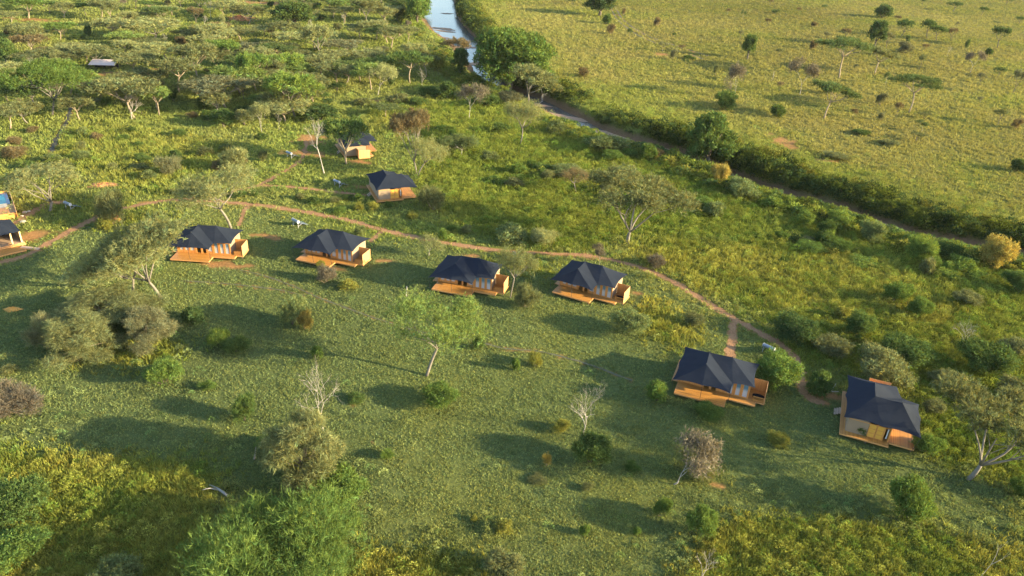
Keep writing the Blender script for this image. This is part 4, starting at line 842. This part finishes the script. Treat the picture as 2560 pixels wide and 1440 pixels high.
# ------------------------------------------------------------------ mounds, shelter, logs, stones
def mound(u, v, wp, h, mat, lb, turn=0.0):
    p = at(u, v); a = wp / pxm(p) / 2; b = a * .55; n, m = 26, 8; mb = MB(); vs = []; ph = random.random() * 6
    for j in range(m + 1):
        r = j / m
        for k in range(n):
            q = 2 * math.pi * k / n; w_ = 1 + .15 * math.sin(3 * q + ph) + .1 * math.sin(7 * q)
            vs.append((a * r * w_ * math.cos(q), b * r * w_ * math.sin(q), h * (1 - r * r) ** 1.3 * (1 + .25 * math.sin(5 * q + 4 * r + ph)) - .05 + .06 * random.random()))
    fs = [(j * n + k, (j + 1) * n + k, (j + 1) * n + (k + 1) % n, j * n + (k + 1) % n) for j in range(m) for k in range(n)]
    mb.add(vs, fs); o = mb.build('earth_mound', mat); o.location = p; o.rotation_euler = (0, 0, turn); tag(o, lb, 'mound')
mound(258, 462, 80, .5, MAT['red_soil'], 'low red earth mound beside the yellow grass, left of the upper path', .15)
mound(30, 774, 44, .45, MAT['ochre_soil'], 'small bright ochre mound by the left edge', .1)
mound(600, 50, 60, 2.2, MAT['red_soil'], 'red earth bank among woodland trees near the top', 0)
mound(288, 552, 26, 2.2, MAT['red_soil'], 'reddish termite mound under the bush beside the path', .4)
def shelter():
    p = at(262, 172); s = pxm(p); t = empty('shelter', p, .12); tag(t, 'low shelter with pale metal roof in a clearing of the left woodland', 'shelter')
    mb = MB(); mb.add([(-5, -2.5, 2.0), (5, -2.5, 2.0), (5, 2.5, 3.2), (-5, 2.5, 3.2), (-5, -2.5, 1.9), (5, -2.5, 1.9), (5, 2.5, 3.1), (-5, 2.5, 3.1)], [(0, 1, 2, 3), (4, 7, 6, 5), (0, 4, 5, 1), (1, 5, 6, 2), (2, 6, 7, 3), (3, 7, 4, 0)]); mb.build('roof', plain('dusty_sheet_roof', (.60, .46, .38), .9, 0), t)
    for x in (-4.6, 4.6):
        for y in (-2.2, 2.2): q = MB(); q.tube([(x, y, 0), (x, y, 2.0 + (y + 2.5) * .22)], .09, 6); q.build('post', MAT['dark_bark'], t)
    q = MB(); q.box(-4.6, 4.6, 2.2, 2.26, 0, 2.8); q.build('back_wall', MAT['dark'], t)
shelter()
def log(u, v, u2, v2, r, lb, fork=True, z2=.25, mat='dead_bark'):
    a = at(u, v); b = at(u2, v2); d = b - a; mb = MB(); random.seed(int(u * 3 + v))
    limb(mb, (0, 0, r), (d.x, d.y, z2), r * 1.2, r * .5, .10, 6, 7)
    if fork: limb(mb, (d.x * .55, d.y * .55, r), (d.x * .8 - d.y * .45, d.y * .8 + d.x * .45, z2 + .7), r * .7, r * .25, .1, 4, 6)
    o = mb.build('fallen_log', MAT[mat], smooth=True); o.location = a; tag(o, lb, 'log')
log(570, 1242, 524, 1216, .16, 'bleached forked branch lying at the edge of the yellow scrub')
log(1340, 604, 1362, 610, .2, 'short white log beside the dark bushes above the path', False)
log(636, 1150, 641, 1128, .12, 'short orange stump in shade beside the drooping acacia', False, .8, 'tan_bark')
log(1015, 742, 1017, 728, .12, 'pale broken stump in front of the tent touched by the pale tree', False, 1.1)
log(2050, 975, 2095, 985, .12, 'grey brushwood pile behind the lower right tent', True, .5)
def rock(u, v, s, lb):
    p = at(u, v); random.seed(int(u)); bm = MB(); n, m = 10, 6; vs = []
    for j in range(m + 1):
        th = math.pi * j / m
        for k in range(n): q = 2 * math.pi * k / n; r = 1 + .22 * random.uniform(-1, 1); vs.append((s * r * math.sin(th) * math.cos(q) * 1.3, s * r * math.sin(th) * math.sin(q), s * .6 * math.cos(th) + s * .3))
    bm.add(vs, [(j * n + k, (j + 1) * n + k, (j + 1) * n + (k + 1) % n, j * n + (k + 1) % n) for j in range(m) for k in range(n)]); o = bm.build('boulder', MAT['rock']); o.location = p; tag(o, lb, 'boulder', 'pale boulders by the dining tent')
rock(62, 532, .45, 'pale boulder highest on the slope beside the plunge pool')
rock(55, 541, .35, 'small pale boulder between plunge pool and dining tent')
rock(72, 529, .3, 'small pale stone farthest right beside the plunge pool')
rock(58, 556, .55, 'flat grey boulder beside the dining tent roof corner')

# ------------------------------------------------------------------ grass and undergrowth
def polar_points(K, r0, r1, a0=-50, a1=50):
    n = int(K * R(a1 - a0) * math.log(r1 / r0)); r = r0 * (r1 / r0) ** rng.random(n); a = R(90) - R(a0) - R(a1 - a0) * rng.random(n)
    return r * np.cos(a), r * np.sin(a), r
tent_boxes = [(x, y, a, mx) for x, y, a, mx, _ in TENTS]
def blocked(x, y):
    b = np.zeros(x.shape, bool)
    for X, Y, a, mx in tent_boxes:
        c, s = math.cos(a), math.sin(a); dx, dy = x - X, y - Y; lx = (c * dx + s * dy) * mx; ly = -s * dx + c * dy
        b |= (lx > -1.3) & (lx < 14) & (ly > -.2) & (ly < 10.6) & ~((lx > 8.2) & (ly < 2.1)) & ~((lx > 11.5) & (ly > 7))
    return b
def tufts(x, y, h, wd, nbl, col, spread, name, lb, cat, kind='stuff', lean=.5):
    n = len(x); z = terrain(x, y); idx_ = np.repeat(np.arange(n), nbl); m = len(idx_)
    P = np.stack([x, y, z - .03], -1)[idx_]; P[:, :2] += rng.normal(size=(m, 2)) * (spread[idx_] * .5)[:, None]
    D = rng.normal(size=(m, 3)) * lean; D[:, 2] = np.abs(D[:, 2]) * .3 + 1; D /= np.linalg.norm(D, axis=1)[:, None]
    V, _ = blades(P, D, h[idx_] * (.5 + .8 * rng.random(m)), wd[idx_] * (.6 + .8 * rng.random(m)), None, .05)
    far_ = np.clip(1.15 - np.hypot(x, y) / 320, .25, 1)[idx_]; t = (1 + .18 * rng.normal(size=n))[idx_] * (1 + .18 * rng.normal(size=m)); t = 1 + (t - 1) * far_; hu = (rng.normal(size=n) * .09)[idx_] * far_; c = np.clip(col[idx_] * t[:, None] * np.stack([1 + hu, 1 + 0 * hu, 1 - hu], 1), .01, 1)
    tag(link(name, tri_mesh(name, V, MAT['grass'], c)), lb, cat, None, kind)
GK = 62000
x, y, r = polar_points(GK, 42, 1100)
bz = bare(x, y); d_, s_, w_ = seg_dist(x, y, RIV, RW)
ok = (bz < .35 + .4 * rng.random(len(x))) & ~blocked(x, y) & (d_ > w_ + 1.0); x, y, r = x[ok], y[ok], r[ok]
jr = 2.4 * np.clip(r / 120, .6, 4); X_ = x + jr * rng.normal(size=len(x)); Y_ = y + jr * rng.normal(size=len(x)); lawn, yel, lush = zone(X_, Y_); col = cover_colour(X_, Y_) * 1.05
cl = fbm(x, y, 2.6, 41, 2)
sc = np.clip(r / 110, .75, 4) ** .6
isl = (lawn > 0) & (yel == 0)
def take(m, hh, ww, nb, sp, lean, name, lb, cat):
    X, Y, SC, CL = x[m], y[m], sc[m], cl[m]; tufts(X, Y, hh * SC * (1 + .5 * CL), ww * SC, nb, col[m], sp * SC, name, lb, cat, lean=lean)
gap = rng.random(len(x))
m1 = isl & (gap < .95 - .25 * (cl < -.25))
take(m1, .30, .13, 4, .22, .8, 'lawn_grass', 'short bluish-green grass covering the open slope in front of the tents', 'grass')
keep = (x, y, r, sc, cl, col)
x, y, r = polar_points(110000, 44, 190); bz = bare(x, y); ok = (bz < .35 + .4 * rng.random(len(x))) & ~blocked(x, y)
x, y, r = x[ok], y[ok], r[ok]; X_ = x + 2 * rng.normal(size=len(x)); Y_ = y + 2 * rng.normal(size=len(x)); l2, y2, _ = zone(X_, Y_); q = (l2 > 0) & (y2 == 0); x, y, r, X_, Y_ = x[q], y[q], r[q], X_[q], Y_[q]
col = cover_colour(X_, Y_) * 1.05; cl = fbm(x, y, 1.6, 43, 2); sc = np.clip(r / 110, .75, 4) ** .6; q = rng.random(len(x)) < .8 + .8 * cl
take(q, .30, .12, 4, .18, .8, 'short_lawn_grass', 'fine low tufts covering the open lawn before the tents', 'grass')
x, y, r, sc, cl, col = keep
m2 = (yel > 0) & (gap < .8 + .35 * cl)
take(m2, .80, .15, 9, .50, .5, 'tall_yellow_grass', 'tall yellow-green grass and scrub growing in thick patches', 'grass')
m3 = ~isl & (yel == 0) & (lush == 0) & (gap < .9 + .4 * cl)
take(m3, .48, .17, 6, .45, .6, 'savanna_grass', 'knee-high olive and yellow grass of the plain and woodland', 'grass')
m4 = (lush > 0) & (yel == 0) & (gap < .95)
take(m4, .65, .16, 8, .55, .6, 'lush_grass', 'rank green grass between the path and the river', 'grass')
# leafy clumps standing in the grass
def clumps(x, y, R_, H_, nb, col, name, lb, cat, L=.34, W=.16):
    n = len(x); z = terrain(x, y); i = np.repeat(np.arange(n), nb); m = len(i); a = rng.random(m) * 2 * math.pi; q = rng.random(m) ** .5; rr = q * (.85 + .3 * rng.random(m)); zz = np.sqrt(np.clip(1 - q * q, 0, 1)) * (.75 + .35 * rng.random(m)) + .02
    P = np.stack([x[i] + np.cos(a) * rr * R_[i], y[i] + np.sin(a) * rr * R_[i], z[i] + zz * H_[i]], -1)
    D = np.stack([np.cos(a) * q, np.sin(a) * q, .55 + .5 * zz], -1) + rng.normal(size=(m, 3)) * .6; D /= np.linalg.norm(D, axis=1)[:, None]
    k = R_[i] ** .5; V, _ = blades(P, D, L * k * (.6 + .8 * rng.random(m)), W * k * (.6 + .8 * rng.random(m)), None, .1)
    t = (1 + .16 * rng.normal(size=n))[i] * (1 + (.25 * np.clip(1.2 - np.hypot(x, y) / 350, .4, 1))[i] * rng.normal(size=m)); c = np.clip(col[i] * t[:, None], .01, 1)
    tag(link(name, tri_mesh(name, V, MAT['grass'], c)), lb, cat, None, 'stuff')
x, y, r = polar_points(14000, 45, 900)
X_ = x + 4 * rng.normal(size=len(x)); Y_ = y + 4 * rng.normal(size=len(x)); lawn, yel, lush = zone(X_, Y_); d_, s_, w_ = seg_dist(x, y, RIV, RW); cl = fbm(x, y, 9, 51, 2); g = rng.random(len(x)); bz = bare(x, y)
ok = (bz < .05) & ~blocked(x, y) & (d_ > w_ + 2)
sel = ok & (((yel > 0) & (g < .45 + .5 * cl)) | ((lush > 0) & (g < .8 + .4 * cl)) | ((lawn == 0) & (yel == 0) & (lush == 0) & (s_ < 0) & (g < .14 + .35 * cl)) | ((s_ > 0) & (d_ < 60) & (g < (1 - d_ / 60) * .9 + .3 * cl)) | ((lawn > 0) & (yel == 0) & (g < .008)) | ((s_ > 0) & (g < .03 + .08 * cl)))
x, y, r, cl = x[sel], y[sel], r[sel], cl[sel]; c = cover_colour(x, y); c = c * (1 + .2 * rng.normal(size=len(x)))[:, None]
dk = (rng.random(len(x)) < .3)[:, None]; c = np.where(dk, c * np.array((.6, .8, .75)), c)
k = np.clip(r / 120, .8, 4) ** .6; Rr = (.45 + .55 * rng.random(len(x))) * k
clumps(x, y, Rr, Rr * (1.1 + .7 * rng.random(len(x))), 74, c, 'undergrowth', 'low leafy shrubs massed through the grass on both sides of the river', 'undergrowth', .27, .12)
# thicket along both river banks
def bank(side, n, lo, hi, Rm, Hm, dark, name, lb):
    P = np.array(RIV); w0 = np.array(RW); dd = P[1:] - P[:-1]; LL_ = np.linalg.norm(dd, axis=1); pw = LL_ / np.hypot(P[1:, 0], P[1:, 1]) ** .9; i = rng.choice(len(dd), n, p=pw / pw.sum()); t = rng.random(n); d, Ln = dd[i], LL_[i]; q = P[i] + d * t[:, None]; nn = np.stack([-d[:, 1], d[:, 0]], -1) / Ln[:, None] * side
    off = w0[i] + lo + (hi - lo) * rng.random(len(i)) ** 1.2; p = q + nn * off[:, None]; x, y = p[:, 0], p[:, 1]; r = np.hypot(x, y); fb = fbm(x, y, 22, 61, 2); kp = (rng.random(n) < .85 + 1.3 * fb) & ~((side < 0) & (r > 330) & (off < w0[i] + 5)); i, off, x, y, r, fb = i[kp], off[kp], x[kp], y[kp], r[kp], fb[kp]
    near = off < w0[i] + lo + (hi - lo) * .6
    c = np.where((rng.random(len(x)) < .55)[:, None], G_LUSH * .85, np.array((.07, .115, .04))) * (1 + .2 * rng.normal(size=len(x)))[:, None]
    c = np.where((~near)[:, None] & (rng.random(len(x)) < .3)[:, None], G_YEL * .8, c) * dark
    Rr = Rm * (.4 + 1.0 * rng.random(len(x)) ** 1.5) * (1 + .6 * fb) * np.clip(r / 220, .8, 2) ** .5
    clumps(x, y, Rr, Rr * Hm * (.7 + .5 * rng.random(len(x))), 110, c, name, lb, 'thicket', .42, .22)
bank(1, 4600, .3, 13, 1.7, 1.45, .62, 'far_bank_thicket', 'dense thicket, shade put into its leaf colour, over the steep far bank of the river')  # far bank leaf colour darkened to stand for the shade there
bank(-1, 3800, .1, 15, 1.5, 1.1, 1.0, 'near_bank_thicket', 'green shrubs massed along the camp side of the river')
# ------------------------------------------------------------------ air
def haze():
    m, n, out = newmat('morning_haze'); pv = N(n, 'ShaderNodeVolumePrincipled', ins={'Density': 0.00002, 'Color': (0.90, 0.92, 0.94, 1), 'Anisotropy': 0.0})
    n.links.new(pv.outputs[0], out.inputs['Volume']); b = MB(); b.box(-9000, 9000, -200, 9500, -6, CAMH + 4); tag(b.build('haze', m), 'thin pale haze over the savanna', 'haze', None, 'stuff')
haze()
